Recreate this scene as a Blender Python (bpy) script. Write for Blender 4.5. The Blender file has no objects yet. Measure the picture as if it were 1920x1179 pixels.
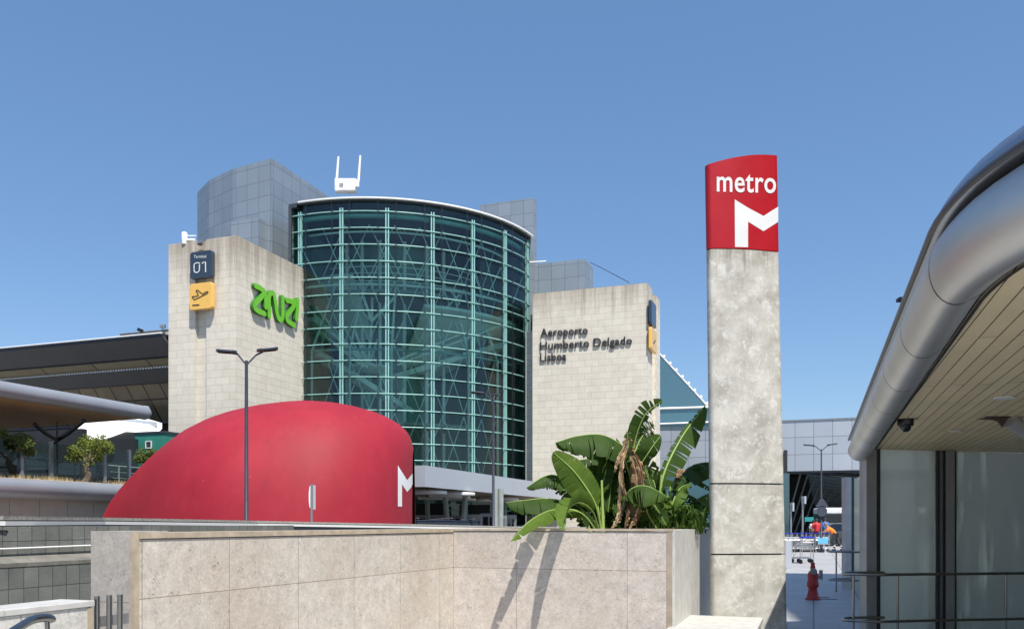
import bpy, bmesh, math, random
from mathutils import Vector, Matrix
from mathutils.bvhtree import BVHTree
R = math.radians
scene = bpy.context.scene
COL = scene.collection

# ---------------------------------------------------------------- camera
F = 1580.0; HZ = 980.0; EYE = 1.6
cd = bpy.data.cameras.new("camera"); cam = bpy.data.objects.new("camera", cd); COL.objects.link(cam)
cam.location = (0, 0, EYE); cam.rotation_euler = (R(90), 0, 0)
cd.sensor_width = 36; cd.lens = 36*F/1920; cd.shift_y = (HZ-589.5)/1920
cd.clip_start = 0.05; cd.clip_end = 6000
scene.camera = cam
# ---------------------------------------------------------------- light
SUN = Vector((0.205, -0.475, 0.85)).normalized()
world = bpy.data.worlds.new("World"); scene.world = world; world.use_nodes = True
wn = world.node_tree.nodes; wl = world.node_tree.links
bg = wn['Background']; sky = wn.new('ShaderNodeTexSky'); sky.sky_type = 'NISHITA'
sky.sun_disc = False; sky.sun_elevation = math.asin(SUN.z); sky.sun_rotation = math.atan2(SUN.x, SUN.y)
sky.altitude = 100; sky.air_density = 1.0; sky.dust_density = 0.7; sky.ozone_density = 2.5
hs = wn.new('ShaderNodeHueSaturation'); hs.inputs['Saturation'].default_value = 1.1
wl.new(sky.outputs[0], hs.inputs['Color']); mxs = wn.new('ShaderNodeMix'); mxs.data_type = 'RGBA'; mxs.inputs[0].default_value = .38; mxs.inputs[7].default_value = (1.05, 2.05, 3.95, 1)
wl.new(hs.outputs[0], mxs.inputs[6]); wl.new(mxs.outputs[2], bg.inputs[0]); bg.inputs[1].default_value = 0.124
sd = bpy.data.lights.new("sun", 'SUN'); sun = bpy.data.objects.new("sun", sd); COL.objects.link(sun)
sd.energy = 4.8; sd.angle = R(0.55); sd.color = (1.0, 0.95, 0.87)
sun.rotation_euler = SUN.to_track_quat('Z', 'Y').to_euler(); sun.location = (0, 0, 60)
scene.view_settings.view_transform = 'Standard'; scene.view_settings.look = 'None'
scene.view_settings.exposure = 0.4; scene.view_settings.gamma = 1
try:
    scene.cycles.max_bounces = 8; scene.cycles.transparent_max_bounces = 16
except Exception: pass

# ---------------------------------------------------------------- helpers
UD = Vector((math.sin(R(19.7)), math.cos(R(19.7)), 0))      # receding axis of the place
VD = Vector((-UD.y, UD.x, 0))                                # leftward axis
UZ = Vector((0, 0, 1))
def P(px, py, Y): return Vector(((px-960)/F*Y, Y, EYE+(HZ-py)/F*Y))
def G(px, Y): return Vector(((px-960)/F*Y, Y, 0))
def tpar(px, A, d):
    k = (px-960)/F
    return (k*A.y-A.x)/(d.x-k*d.y)
def onl(px, A, d):
    p = A+d*tpar(px, A, d); return Vector((p.x, p.y, 0))
def zat(py, Y): return EYE+(HZ-py)/F*Y
def onp(px, py, A, d):
    p = onl(px, A, d); p.z = zat(py, p.y); return p
def V(x, y, z=0): return Vector((x, y, z))

class MB:
    def __init__(s): s.v = []; s.f = []; s.uv = []; s.m = []; s.sm = []; s.norec = False
    def add(s, pts):
        i = len(s.v); s.v += [Vector(p) for p in pts]; return i
    def fi(s, idx, m=0, uv=None, sm=False):
        s.f.append(list(idx)); s.m.append(m); s.uv.append(uv); s.sm.append(sm)
    def face(s, pts, m=0, uv=None, sm=False):
        i = s.add(pts); s.fi(range(i, i+len(pts)), m, uv, sm)
    def box(s, c, d, ax=None, m=0):
        c = Vector(c); ax = ax or (V(1,0), V(0,1), UZ)
        a, b, e = [Vector(ax[k])*d[k]/2 for k in range(3)]
        i = s.add([c+a*x+b*y+e*z for z in (-1,1) for x, y in ((-1,-1),(1,-1),(1,1),(-1,1))])
        for q in ((0,3,2,1),(4,5,6,7),(0,1,5,4),(1,2,6,5),(2,3,7,6),(3,0,4,7)): s.fi([i+k for k in q], m)
        return s
    def bx(s, p, a, b, e, m=0):      # corner + three edge vectors
        p = Vector(p); a = Vector(a); b = Vector(b); e = Vector(e)
        i = s.add([p+z+q for z in (e*0, e) for q in (a*0, a, a+b, b)])
        for q in ((0,3,2,1),(4,5,6,7),(0,1,5,4),(1,2,6,5),(2,3,7,6),(3,0,4,7)): s.fi([i+k for k in q], m)
        return s
    def extr(s, pts, vec, m=0, mside=None):
        n = len(pts); vec = Vector(vec); i = s.add(pts); j = s.add([Vector(p)+vec for p in pts])
        s.fi([i+k for k in range(n)][::-1], m); s.fi([j+k for k in range(n)], m)
        for k in range(n): s.fi([i+k, i+(k+1) % n, j+(k+1) % n, j+k], m if mside is None else mside)
        return s
    def prism(s, xy, z0, z1, m=0): return s.extr([V(p[0], p[1], z0) for p in xy], V(0, 0, z1-z0), m)
    def tube(s, pts, r, n=8, m=0, caps=True, sm=True):
        pts = [Vector(p) for p in pts]; L = len(pts); rr = r if isinstance(r, (list, tuple)) else [r]*L
        T = [(pts[min(k+1, L-1)]-pts[max(k-1, 0)]).normalized() for k in range(L)]
        up = UZ if abs(T[0].z) < .95 else V(1, 0, 0)
        a = T[0].cross(up).normalized(); rings = []; dist = 0; ds = []
        for k in range(L):
            if k: dist += (pts[k]-pts[k-1]).length
            ds.append(dist)
            a = (a-T[k]*a.dot(T[k])).normalized(); b = T[k].cross(a)
            rings.append(s.add([pts[k]+(a*math.cos(2*math.pi*q/n)+b*math.sin(2*math.pi*q/n))*rr[k] for q in range(n)]))
        for k in range(L-1):
            for q in range(n):
                q2 = (q+1) % n; c = 2*math.pi*rr[k]/n
                s.fi([rings[k]+q, rings[k]+q2, rings[k+1]+q2, rings[k+1]+q], m,
                     [(ds[k], q*c), (ds[k], (q+1)*c), (ds[k+1], (q+1)*c), (ds[k+1], q*c)], sm)
        if caps:
            s.face([s.v[rings[0]+q] for q in range(n)][::-1], m); s.face([s.v[rings[-1]+q] for q in range(n)], m)
        return s
    def lathe(s, c, prof, n=24, m=0, sm=True):
        c = Vector(c); rings = [s.add([c+V(r*math.cos(2*math.pi*q/n), r*math.sin(2*math.pi*q/n), z) for q in range(n)]) for r, z in prof]
        for k in range(len(prof)-1):
            for q in range(n):
                q2 = (q+1) % n; s.fi([rings[k]+q, rings[k]+q2, rings[k+1]+q2, rings[k+1]+q], m, None, sm)
        s.face([s.v[rings[0]+q] for q in range(n)][::-1], m); s.face([s.v[rings[-1]+q] for q in range(n)], m)
        return s
    def grid(s, rows, m=0, sm=True, uvs=None):
        n = len(rows[0]); idx = [s.add(r) for r in rows]
        for a in range(len(rows)-1):
            for b in range(n-1):
                uv = None if uvs is None else [uvs[a][b], uvs[a][b+1], uvs[a+1][b+1], uvs[a+1][b]]
                s.fi([idx[a]+b, idx[a]+b+1, idx[a+1]+b+1, idx[a+1]+b], m, uv, sm)
        return s
    def build(s, name, mats, parent=None, rec=True, bevel=0, origin=None, wn=False):
        if not isinstance(mats, (list, tuple)): mats = [mats]
        if parent is not None:
            o0 = parent_world(parent)
        elif origin is not None: o0 = Vector(origin)
        else:
            xs = [p.x for p in s.v]; ys = [p.y for p in s.v]; zs = [p.z for p in s.v]
            o0 = V((min(xs)+max(xs))/2, (min(ys)+max(ys))/2, min(zs))
        me = bpy.data.meshes.new(name); me.from_pydata([tuple(p-o0) for p in s.v], [], s.f)
        for m in mats: me.materials.append(m)
        uvl = me.uv_layers.new(name='UVMap')
        for i, poly in enumerate(me.polygons):
            poly.material_index = s.m[i]; poly.use_smooth = s.sm[i]
            if s.uv[i] is not None:
                for li, c in zip(poly.loop_indices, s.uv[i]): uvl.data[li].uv = c
            else:
                n = poly.normal
                if abs(n.z) > .75: t1, t2 = UD, VD
                else:
                    t1 = V(-n.y, n.x); t1 = t1.normalized() if t1.length > 1e-6 else V(1, 0)
                    if t1.x < 0 or (abs(t1.x) < .4 and t1.y < 0): t1 = -t1
                    t2 = UZ
                for li, vi in zip(poly.loop_indices, s.f[i]):
                    p = s.v[vi]; uvl.data[li].uv = (p.dot(t1), p.dot(t2))
        if rec and not s.norec:
            bm = bmesh.new(); bm.from_mesh(me); bmesh.ops.recalc_face_normals(bm, faces=bm.faces); bm.to_mesh(me); bm.free()
        o = bpy.data.objects.new(name, me); COL.objects.link(o)
        if parent is not None: o.parent = parent
        else: o.location = o0
        if bevel:
            b = o.modifiers.new('bevel', 'BEVEL'); b.width = bevel; b.segments = 2; b.limit_method = 'ANGLE'; b.angle_limit = R(40)
        return o
def parent_world(p):
    w = Vector((0, 0, 0))
    while p is not None:
        w += Vector(p.location); p = p.parent
    return w
def tag(o, label, cat, group=None, kind=None):
    if label: o['label'] = label
    if cat: o['category'] = cat
    if group: o['group'] = group
    if kind: o['kind'] = kind
    return o
def thing(name, label, cat, loc=(0, 0, 0), group=None):
    o = bpy.data.objects.new(name, None); COL.objects.link(o); o.location = loc; o.empty_display_size = .3
    return tag(o, label, cat, group)
def struct(mb, name, mats, **k):
    o = mb.build(name, mats, **k); o['kind'] = 'structure'; return o
def kids(o): return [c for c in bpy.data.objects if c.parent == o]
def copy_tree(o, parent=None):
    c = o.copy(); COL.objects.link(c); c.parent = parent
    for ch in kids(o): copy_tree(ch, c)
    return c
def bez(pts, n=24):
    # Catmull-Rom through the points
    pts = [Vector(p) for p in pts]; q = [pts[0]*2-pts[1]]+pts+[pts[-1]*2-pts[-2]]; out = []
    seg = len(pts)-1
    for i in range(n+1):
        t = i/n*seg; k = min(int(t), seg-1); t -= k
        a, b, c, d = q[k:k+4]
        out.append(.5*((2*b)+(c-a)*t+(2*a-5*b+4*c-d)*t*t+(3*b-a-3*c+d)*t*t*t))
    return out

# ---------------------------------------------------------------- materials
def newmat(name):
    m = bpy.data.materials.new(name); m.use_nodes = True
    nt = m.node_tree; return m, nt, nt.nodes['Principled BSDF']
def N(nt, t, **k):
    n = nt.nodes.new(t)
    for a, b in k.items(): setattr(n, a, b)
    return n
def rgb(c): return (c[0], c[1], c[2], 1)
def mixc(nt, fac, a, b, mode='MIX'):
    n = N(nt, 'ShaderNodeMix', data_type='RGBA', blend_type=mode)
    for s, v in ((0, fac), (6, a), (7, b)):
        if isinstance(v, bpy.types.NodeSocket): nt.links.new(v, n.inputs[s])
        elif s == 0: n.inputs[0].default_value = v
        else: n.inputs[s].default_value = rgb(v)
    return n.outputs[2]
def noise(nt, scale, detail=4, vec=None, rough=.55, dist=0):
    n = N(nt, 'ShaderNodeTexNoise'); n.inputs['Scale'].default_value = scale; n.inputs['Detail'].default_value = detail
    n.inputs['Roughness'].default_value = rough; n.inputs['Distortion'].default_value = dist
    if vec is not None: nt.links.new(vec, n.inputs['Vector'])
    return n.outputs[0]
def ramp(nt, fac, stops):
    r = N(nt, 'ShaderNodeValToRGB'); nt.links.new(fac, r.inputs[0]); e = r.color_ramp.elements
    while len(e) > len(stops): e.remove(e[-1])
    while len(e) < len(stops): e.new(1)
    for k, (p, c) in enumerate(stops):
        e[k].position = p; e[k].color = (c, c, c, 1) if not isinstance(c, (list, tuple)) else rgb(c)
    return r.outputs[0]
def coords(nt, kind='Object', scale=None):
    t = N(nt, 'ShaderNodeTexCoord').outputs[kind]
    if scale:
        mp = N(nt, 'ShaderNodeMapping'); nt.links.new(t, mp.inputs[0]); mp.inputs['Scale'].default_value = scale; t = mp.outputs[0]
    return t
def bump(nt, bs, h, strength=.3, dist=.02):
    b = N(nt, 'ShaderNodeBump'); b.inputs['Strength'].default_value = strength; b.inputs['Distance'].default_value = dist
    nt.links.new(h, b.inputs['Height']); nt.links.new(b.outputs[0], bs.inputs['Normal'])
def mul(c, k): return tuple(min(1, x*k) for x in c)
def mat(name, c, rough=.5, metal=0, var=.12, scale=3, bmp=0, coat=0, bscale=40, spec=None, streak=None):
    m, nt, bs = newmat(name); co = coords(nt)
    n = noise(nt, scale, 5, co)
    n2 = ramp(nt, n, [(.3, 0), (.7, 1)])
    col = mixc(nt, n2, mul(c, 1-var), mul(c, 1+var))
    if streak:
        sv = coords(nt, 'Object', (streak[0], streak[0], streak[0]*.06))
        sn = ramp(nt, noise(nt, 1, 5, sv), [(.5, 0), (.75, 1)])
        f = N(nt, 'ShaderNodeMath', operation='MULTIPLY'); nt.links.new(sn, f.inputs[0]); f.inputs[1].default_value = streak[1]
        col = mixc(nt, f.outputs[0], col, streak[2])
    nt.links.new(col, bs.inputs['Base Color'])
    rr = N(nt, 'ShaderNodeMapRange'); nt.links.new(n, rr.inputs[0]); rr.inputs[3].default_value = max(0, rough-.07); rr.inputs[4].default_value = min(1, rough+.07)
    nt.links.new(rr.outputs[0], bs.inputs['Roughness'])
    bs.inputs['Metallic'].default_value = metal
    if coat: bs.inputs['Coat Weight'].default_value = coat; bs.inputs['Coat Roughness'].default_value = .12
    if spec is not None: bs.inputs['Specular IOR Level'].default_value = spec
    if bmp: bump(nt, bs, noise(nt, bscale, 5, co), bmp, .01)
    return m
def bricks(name, c1, c2, mort, bw, rh, ms, off=.5, rough=.7, metal=0, bmp=.4, stain=0, var=.1, vscale=2, stain_c=(.2, .17, .13), bias=0, fine=60, streaks=None):
    m, nt, bs = newmat(name); uv = coords(nt, 'UV'); co = coords(nt)
    b = N(nt, 'ShaderNodeTexBrick'); nt.links.new(uv, b.inputs['Vector']); b.offset = off
    b.inputs['Color1'].default_value = rgb(c1); b.inputs['Color2'].default_value = rgb(c2); b.inputs['Mortar'].default_value = rgb(mort)
    b.inputs['Scale'].default_value = 1; b.inputs['Brick Width'].default_value = bw; b.inputs['Row Height'].default_value = rh
    b.inputs['Mortar Size'].default_value = ms; b.inputs['Mortar Smooth'].default_value = .1; b.inputs['Bias'].default_value = bias
    n = noise(nt, vscale, 6, co)
    k = ramp(nt, n, [(.25, 1-var), (.75, 1+var)])
    col = mixc(nt, 1.0, b.outputs['Color'], k, 'MULTIPLY')
    if stain:
        s = ramp(nt, noise(nt, .35, 8, co, .7), [(.5, 0), (.72, 1)])
        f = N(nt, 'ShaderNodeMath', operation='MULTIPLY'); nt.links.new(s, f.inputs[0]); f.inputs[1].default_value = stain
        col = mixc(nt, f.outputs[0], col, stain_c)
    if streaks:   # (top z in object space, length, strength)
        sx = N(nt, 'ShaderNodeSeparateXYZ'); nt.links.new(co, sx.inputs[0])
        mr = N(nt, 'ShaderNodeMapRange'); nt.links.new(sx.outputs[2], mr.inputs[0])
        mr.inputs[1].default_value = streaks[0]-streaks[1]; mr.inputs[2].default_value = streaks[0]
        sv = coords(nt, 'Object', (2.2, 2.2, .12)); sn = noise(nt, 1, 7, sv, .7)
        ad = N(nt, 'ShaderNodeMath', operation='MULTIPLY_ADD'); nt.links.new(mr.outputs[0], ad.inputs[0]); ad.inputs[1].default_value = .42; nt.links.new(sn, ad.inputs[2])
        s2 = ramp(nt, ad.outputs[0], [(.66, 0), (1.0, streaks[2])])
        col = mixc(nt, s2, col, stain_c)
    nt.links.new(col, bs.inputs['Base Color']); bs.inputs['Roughness'].default_value = rough; bs.inputs['Metallic'].default_value = metal
    inv = N(nt, 'ShaderNodeMath', operation='MULTIPLY_ADD'); nt.links.new(b.outputs['Fac'], inv.inputs[0]); inv.inputs[1].default_value = -1.0
    nt.links.new(noise(nt, fine, 4, co), inv.inputs[2])
    if bmp: bump(nt, bs, inv.outputs[0], bmp, .012)
    return m
def fossil(name, c, dark=(.12, .10, .08), warm=(.42, .33, .25), rough=.65, pw=.93, rh=.93, zoff=0, amount=1.0, uoff=0):
    """mottled pale limestone with fossil squiggles and panel joints"""
    m, nt, bs = newmat(name); co = coords(nt); uv = coords(nt, 'UV')
    n1 = noise(nt, 9, 6, co, .6); base = mixc(nt, ramp(nt, n1, [(.3, 0), (.7, 1)]), mul(c, .84), mul(c, 1.13))
    wn_ = ramp(nt, noise(nt, 1.1, 5, co, .6), [(.45, 0), (.75, .5)]); base = mixc(nt, wn_, base, warm)
    sp = noise(nt, 11, 2, co, .5, 2.2)
    line = ramp(nt, sp, [(.455, 0), (.48, 1), (.505, 0)])
    msk = ramp(nt, noise(nt, 7, 5, co, .8), [(.50, 0), (.57, 1)])
    mm = N(nt, 'ShaderNodeMath', operation='MULTIPLY'); nt.links.new(line, mm.inputs[0]); nt.links.new(msk, mm.inputs[1])
    m2 = N(nt, 'ShaderNodeMath', operation='MULTIPLY'); nt.links.new(mm.outputs[0], m2.inputs[0]); m2.inputs[1].default_value = .75*amount
    base = mixc(nt, m2.outputs[0], base, dark)
    base = mixc(nt, 1.0, base, ramp(nt, noise(nt, 38, 5, co, .75), [(.3, .80), (.7, 1.14)]), 'MULTIPLY')
    pit = ramp(nt, noise(nt, 60, 3, co, .6), [(.3, 1), (.36, 0)])
    p2 = N(nt, 'ShaderNodeMath', operation='MULTIPLY'); nt.links.new(pit, p2.inputs[0]); p2.inputs[1].default_value = .45
    base = mixc(nt, p2.outputs[0], base, mul(c, .45))
    mp = N(nt, 'ShaderNodeMapping'); nt.links.new(uv, mp.inputs[0]); mp.inputs['Location'].default_value = (-uoff, -zoff, 0)
    b = N(nt, 'ShaderNodeTexBrick'); nt.links.new(mp.outputs[0], b.inputs['Vector']); b.offset = 0
    b.inputs['Scale'].default_value = 1; b.inputs['Brick Width'].default_value = pw; b.inputs['Row Height'].default_value = rh
    b.inputs['Mortar Size'].default_value = .0035; b.inputs['Mortar Smooth'].default_value = 0
    b.inputs['Color1'].default_value = (1.04, 1.04, 1.04, 1); b.inputs['Color2'].default_value = (.93, .92, .90, 1); b.inputs['Mortar'].default_value = (.50, .44, .38, 1)
    base = mixc(nt, 1.0, base, b.outputs['Color'], 'MULTIPLY')
    nt.links.new(base, bs.inputs['Base Color']); bs.inputs['Roughness'].default_value = rough
    bump(nt, bs, noise(nt, 30, 6, co, .65), .25, .006)
    return m
def glassmat(name, tint, refl=.12, rough=.02, ior=1.5, film=None):
    m, nt, bs = newmat(name); nt.nodes.remove(bs); out = nt.nodes['Material Output']
    tr = N(nt, 'ShaderNodeBsdfTransparent'); tr.inputs[0].default_value = rgb(tint)
    gl = N(nt, 'ShaderNodeBsdfGlossy'); gl.inputs['Roughness'].default_value = rough; gl.inputs['Color'].default_value = (.85, .95, .95, 1)
    fr = N(nt, 'ShaderNodeFresnel'); fr.inputs['IOR'].default_value = ior
    ad = N(nt, 'ShaderNodeMath', operation='ADD', use_clamp=True); nt.links.new(fr.outputs[0], ad.inputs[0]); ad.inputs[1].default_value = refl
    mx = N(nt, 'ShaderNodeMixShader'); nt.links.new(ad.outputs[0], mx.inputs[0]); nt.links.new(tr.outputs[0], mx.inputs[1]); nt.links.new(gl.outputs[0], mx.inputs[2])
    last = mx.outputs[0]
    if film:
        df = N(nt, 'ShaderNodeBsdfDiffuse'); df.inputs[0].default_value = rgb(film[0]); m3 = N(nt, 'ShaderNodeMixShader'); m3.inputs[0].default_value = film[1]
        nt.links.new(last, m3.inputs[1]); nt.links.new(df.outputs[0], m3.inputs[2]); last = m3.outputs[0]
    nt.links.new(last, out.inputs[0]); return m

M = {}
M['stone'] = bricks('tower limestone', (.66, .61, .515), (.60, .55, .46), (.41, .365, .29), .88, .41, .009, var=.07, stain=.12, rough=.8, streaks=(16.6, 3.0, .75), bias=-.3, stain_c=(.25, .20, .15))
M['stone_low'] = bricks('pier limestone', (.50, .49, .46), (.44, .43, .40), (.28, .26, .23), .8, .41, .01, var=.06, rough=.8)
M['clad_v'] = bricks('grey metal cladding', (.29, .335, .38), (.255, .30, .345), (.10, .115, .13), .98, .95, .012, off=0, rough=.5, metal=.3, bmp=.15, var=.05, vscale=.6)
M['clad_far'] = bricks('bridge metal cladding', (.50, .53, .57), (.45, .49, .54), (.16, .18, .2), 1.55, 1.52, .022, off=0, rough=.45, metal=.4, bmp=.1, var=.05, vscale=.3)
M['red_dome'] = None
M['white'] = mat('white paint', (.78, .78, .76), .45, var=.04)
M['white_rough'] = mat('white membrane', (.82, .82, .80), .7, var=.04)
M['steel_g'] = mat('pale green painted steel', (.27, .50, .47), .4, .1, var=.06)
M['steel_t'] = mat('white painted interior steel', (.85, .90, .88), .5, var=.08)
M['steel'] = mat('brushed stainless steel', (.30, .295, .28), .30, 1, var=.1, scale=8)
M['steel_dull'] = mat('dull grey steel', (.36, .37, .38), .4, .7, var=.1, scale=5)
M['grey_frame'] = mat('grey aluminium frame', (.50, .51, .51), .42, .5, var=.1, scale=4, streak=(6, .4, (.2, .2, .2)))
M['dark_frame'] = mat('dark frame', (.06, .065, .075), .4, .3)
M['black'] = mat('black plastic', (.012, .012, .014), .35)
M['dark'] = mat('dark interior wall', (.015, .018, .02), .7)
M['darkteal'] = mat('teal interior wall', (.16, .27, .24), .6, var=.3, scale=.4)  # teal base colour with broad mottling
M['slab'] = mat('interior floor slab', (.30, .33, .31), .7)
M['lamp'] = mat('anthracite lamp paint', (.07, .078, .10), .42, .5, var=.08)
M['lampdark'] = mat('lamp head underside', (.03, .03, .035), .7, spec=.1)
M['beige'] = mat('beige rendered wall', (.36, .33, .26), .85, var=.12, scale=1.5, bmp=.1, streak=(5, .35, (.2, .17, .12)))
M['orange'] = mat('hi-vis orange cloth', (.95, .23, .02), .75, var=.08)
M['skin'] = mat('skin', (.45, .25, .17), .55)
M['hair'] = mat('hair', (.03, .02, .015), .7)
M['greyhair'] = mat('grey brown hair', (.22, .17, .12), .7)
M['trouser'] = mat('dark work trousers', (.035, .035, .04), .85)
M['redcloth'] = mat('red nylon', (.55, .02, .03), .6)
M['bluecloth'] = mat('blue cotton', (.04, .12, .35), .8)
M['palecloth'] = mat('pale shirt cotton', (.6, .6, .58), .8)
M['rubber'] = mat('black rubber', (.02, .02, .022), .8)
M['blue'] = mat('blue plastic', (.02, .04, .42), .4)
M['cyanad'] = mat('light blue advert panel', (.12, .42, .75), .4)
M['chrome'] = mat('galvanised trolley wire', (.62, .62, .62), .3, .9)
M['hydrant'] = mat('weathered red hydrant paint', (.36, .025, .02), .5, var=.25, scale=14, bmp=.2)
M['navy'] = mat('navy sign panel', (.028, .045, .07), .35, coat=.4)
M['yellow'] = mat('amber yellow sign panel', (.80, .47, .10), .4, coat=.4, var=.04)
M['green'] = mat('lime green letter', (.16, .50, .035), .4, coat=.3, var=.05)
M['greenside'] = mat('dark green letter side', (.03, .17, .02), .5)
M['letter'] = mat('charcoal letter', (.022, .020, .022), .4)
M['redsign'] = mat('glossy red enamel', (.40, .008, .016), .40, 0, var=.06, coat=.1, spec=.3)
M['sunwhite'] = mat('weathered white enamel', (.72, .73, .72), .35, var=.06)
M['tealwall'] = mat('green teal panel', (.03, .20, .15), .5, var=.06)
M['roofgrey'] = mat('slate grey fascia', (.085, .09, .10), .5, .3, var=.1, scale=.6)
M['roofdark'] = mat('dark fascia edge', (.012, .014, .03), .4)
M['tube'] = None
M['car'] = mat('dark blue car paint', (.02, .03, .06), .25, .5, coat=1)
M['car_grey'] = mat('grey car paint', (.13, .14, .15), .3, .5, coat=1)
M['carglass'] = mat('car glass', (.015, .02, .025), .06)
M['buswhite'] = mat('white coach paint', (.75, .75, .74), .3, coat=.6)
M['tail'] = mat('red lamp lens', (.5, .01, .01), .2)
M['headl'] = mat('clear lamp lens', (.6, .62, .65), .1)
M['soil'] = mat('dry planter soil', (.10, .07, .045), .95, bmp=.5)
M['bark'] = mat('olive bark', (.12, .095, .07), .9, var=.3, scale=12, bmp=.6)
M['deadleaf'] = mat('dead banana leaf', (.34, .22, .12), .8, var=.4, scale=9, bmp=.3)
M['grass'] = mat('dry grass', (.50, .38, .19), .85, var=.25)
M['canopy_soffit'] = mat('beige canopy soffit', (.42, .36, .28), .75, var=.05)  # one even beige base colour
M['fascia'] = mat('silver grey canopy fascia', (.44, .47, .51), .5, .2, var=.04, scale=.6)
M['tube_dull'] = mat('dull silver tube cladding', (.33, .35, .38), .42, .35, var=.06, scale=.8)
M['ground'] = mat('plaza concrete', (.25, .24, .225), .9, var=.12, scale=.5, bmp=.2)
M['asphalt'] = mat('asphalt', (.055, .055, .057), .9, var=.2, scale=2, bmp=.3)
M['paving'] = bricks('granite paving', (.42, .41, .40), (.36, .355, .35), (.13, .125, .12), .9, .9, .012, off=0, rough=.5, bmp=.2, stain=.25, var=.1, stain_c=(.18, .17, .16))
M['tile'] = bricks('dark grey slate tile', (.20, .205, .185), (.155, .16, .145), (.06, .06, .055), .15, .205, .0035, off=0, rough=.6, bmp=.3, stain=.35, var=.2, vscale=5, stain_c=(.16, .16, .14))
M['ledge'] = mat('stained concrete ledge', (.19, .18, .155), .9, var=.25, scale=5, bmp=.3, streak=(9, .6, (.09, .085, .07)))
M['marble_pale'] = None
M['soffit'] = bricks('wood plank soffit', (.76, .65, .42), (.69, .58, .36), (.07, .05, .03), 3.6, .098, .0035, rough=.55, bmp=.5, var=.07, vscale=1.5)
M['wood_dark'] = bricks('curved timber underside', (.62, .38, .16), (.55, .33, .13), (.08, .05, .03), 6, .16, .006, rough=.35, bmp=.3, var=.1)
M['glass'] = glassmat('teal curtain glass', (.66, .95, .87), .02, .015)
M['glass_dark'] = glassmat('dark glazing', (.18, .24, .24), .05, .03)
M['glass_clear'] = glassmat('clear balustrade glass', (.60, .72, .70), .0, .02, 1.35)
M['glass_roof'] = glassmat('blue green roof glass', (.45, .62, .66), .12, .05, film=((.10, .20, .24), .5))
def frostmat():
    m, nt, bs = newmat('frosted shelter glass'); co = coords(nt)
    nt.nodes.remove(bs); out = nt.nodes['Material Output']
    c = mixc(nt, ramp(nt, noise(nt, .8, 5, co), [(.3, 0), (.7, 1)]), (.88, .92, .84), (.97, .98, .92))
    df = N(nt, 'ShaderNodeBsdfDiffuse'); tl = N(nt, 'ShaderNodeBsdfTranslucent'); nt.links.new(c, df.inputs[0]); nt.links.new(c, tl.inputs[0])
    m1 = N(nt, 'ShaderNodeMixShader'); m1.inputs[0].default_value = .80; nt.links.new(df.outputs[0], m1.inputs[1]); nt.links.new(tl.outputs[0], m1.inputs[2])
    tr = N(nt, 'ShaderNodeBsdfTransparent'); tr.inputs[0].default_value = (.92, .97, .9, 1); m2 = N(nt, 'ShaderNodeMixShader'); m2.inputs[0].default_value = .26
    nt.links.new(m1.outputs[0], m2.inputs[1]); nt.links.new(tr.outputs[0], m2.inputs[2])
    gl = N(nt, 'ShaderNodeBsdfGlossy'); gl.inputs['Roughness'].default_value = .03; gl.inputs[0].default_value = (.95, .95, .88, 1); fr = N(nt, 'ShaderNodeFresnel'); fr.inputs[0].default_value = 1.5
    bp = N(nt, 'ShaderNodeBump'); bp.inputs['Strength'].default_value = .25; bp.inputs['Distance'].default_value = .03; nt.links.new(noise(nt, 1.1, 2, coords(nt, 'Object', (2.5, 2.5, .8))), bp.inputs['Height']); nt.links.new(bp.outputs[0], gl.inputs['Normal'])
    ad = N(nt, 'ShaderNodeMath', operation='ADD'); nt.links.new(fr.outputs[0], ad.inputs[0]); ad.inputs[1].default_value = .02
    m3 = N(nt, 'ShaderNodeMixShader'); nt.links.new(ad.outputs[0], m3.inputs[0]); nt.links.new(m2.outputs[0], m3.inputs[1]); nt.links.new(gl.outputs[0], m3.inputs[2])
    nt.links.new(m3.outputs[0], out.inputs[0]); return m
M['frost'] = frostmat()

def brushed_tube():
    m, nt, bs = newmat('satin aluminium cladding'); uv = coords(nt, 'UV'); co = coords(nt)
    b = N(nt, 'ShaderNodeTexBrick'); nt.links.new(uv, b.inputs['Vector']); b.offset = 0
    b.inputs['Scale'].default_value = 1; b.inputs['Brick Width'].default_value = 1.25; b.inputs['Row Height'].default_value = 40
    b.inputs['Mortar Size'].default_value = .010; b.inputs['Mortar Smooth'].default_value = 0
    b.inputs['Color1'].default_value = (.60, .60, .58, 1); b.inputs['Color2'].default_value = (.55, .55, .53, 1); b.inputs['Mortar'].default_value = (.04, .04, .04, 1)
    n = noise(nt, 1.2, 4, co); col = mixc(nt, 1.0, b.outputs['Color'], ramp(nt, n, [(.3, .9), (.7, 1.06)]), 'MULTIPLY')
    nt.links.new(col, bs.inputs['Base Color']); bs.inputs['Metallic'].default_value = .8; bs.inputs['Roughness'].default_value = .44
    sv = coords(nt, 'UV', (3, 160, 1)); bump(nt, bs, noise(nt, 1, 4, sv), .04, .004)
    return m
M['tube'] = brushed_tube()
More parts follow.
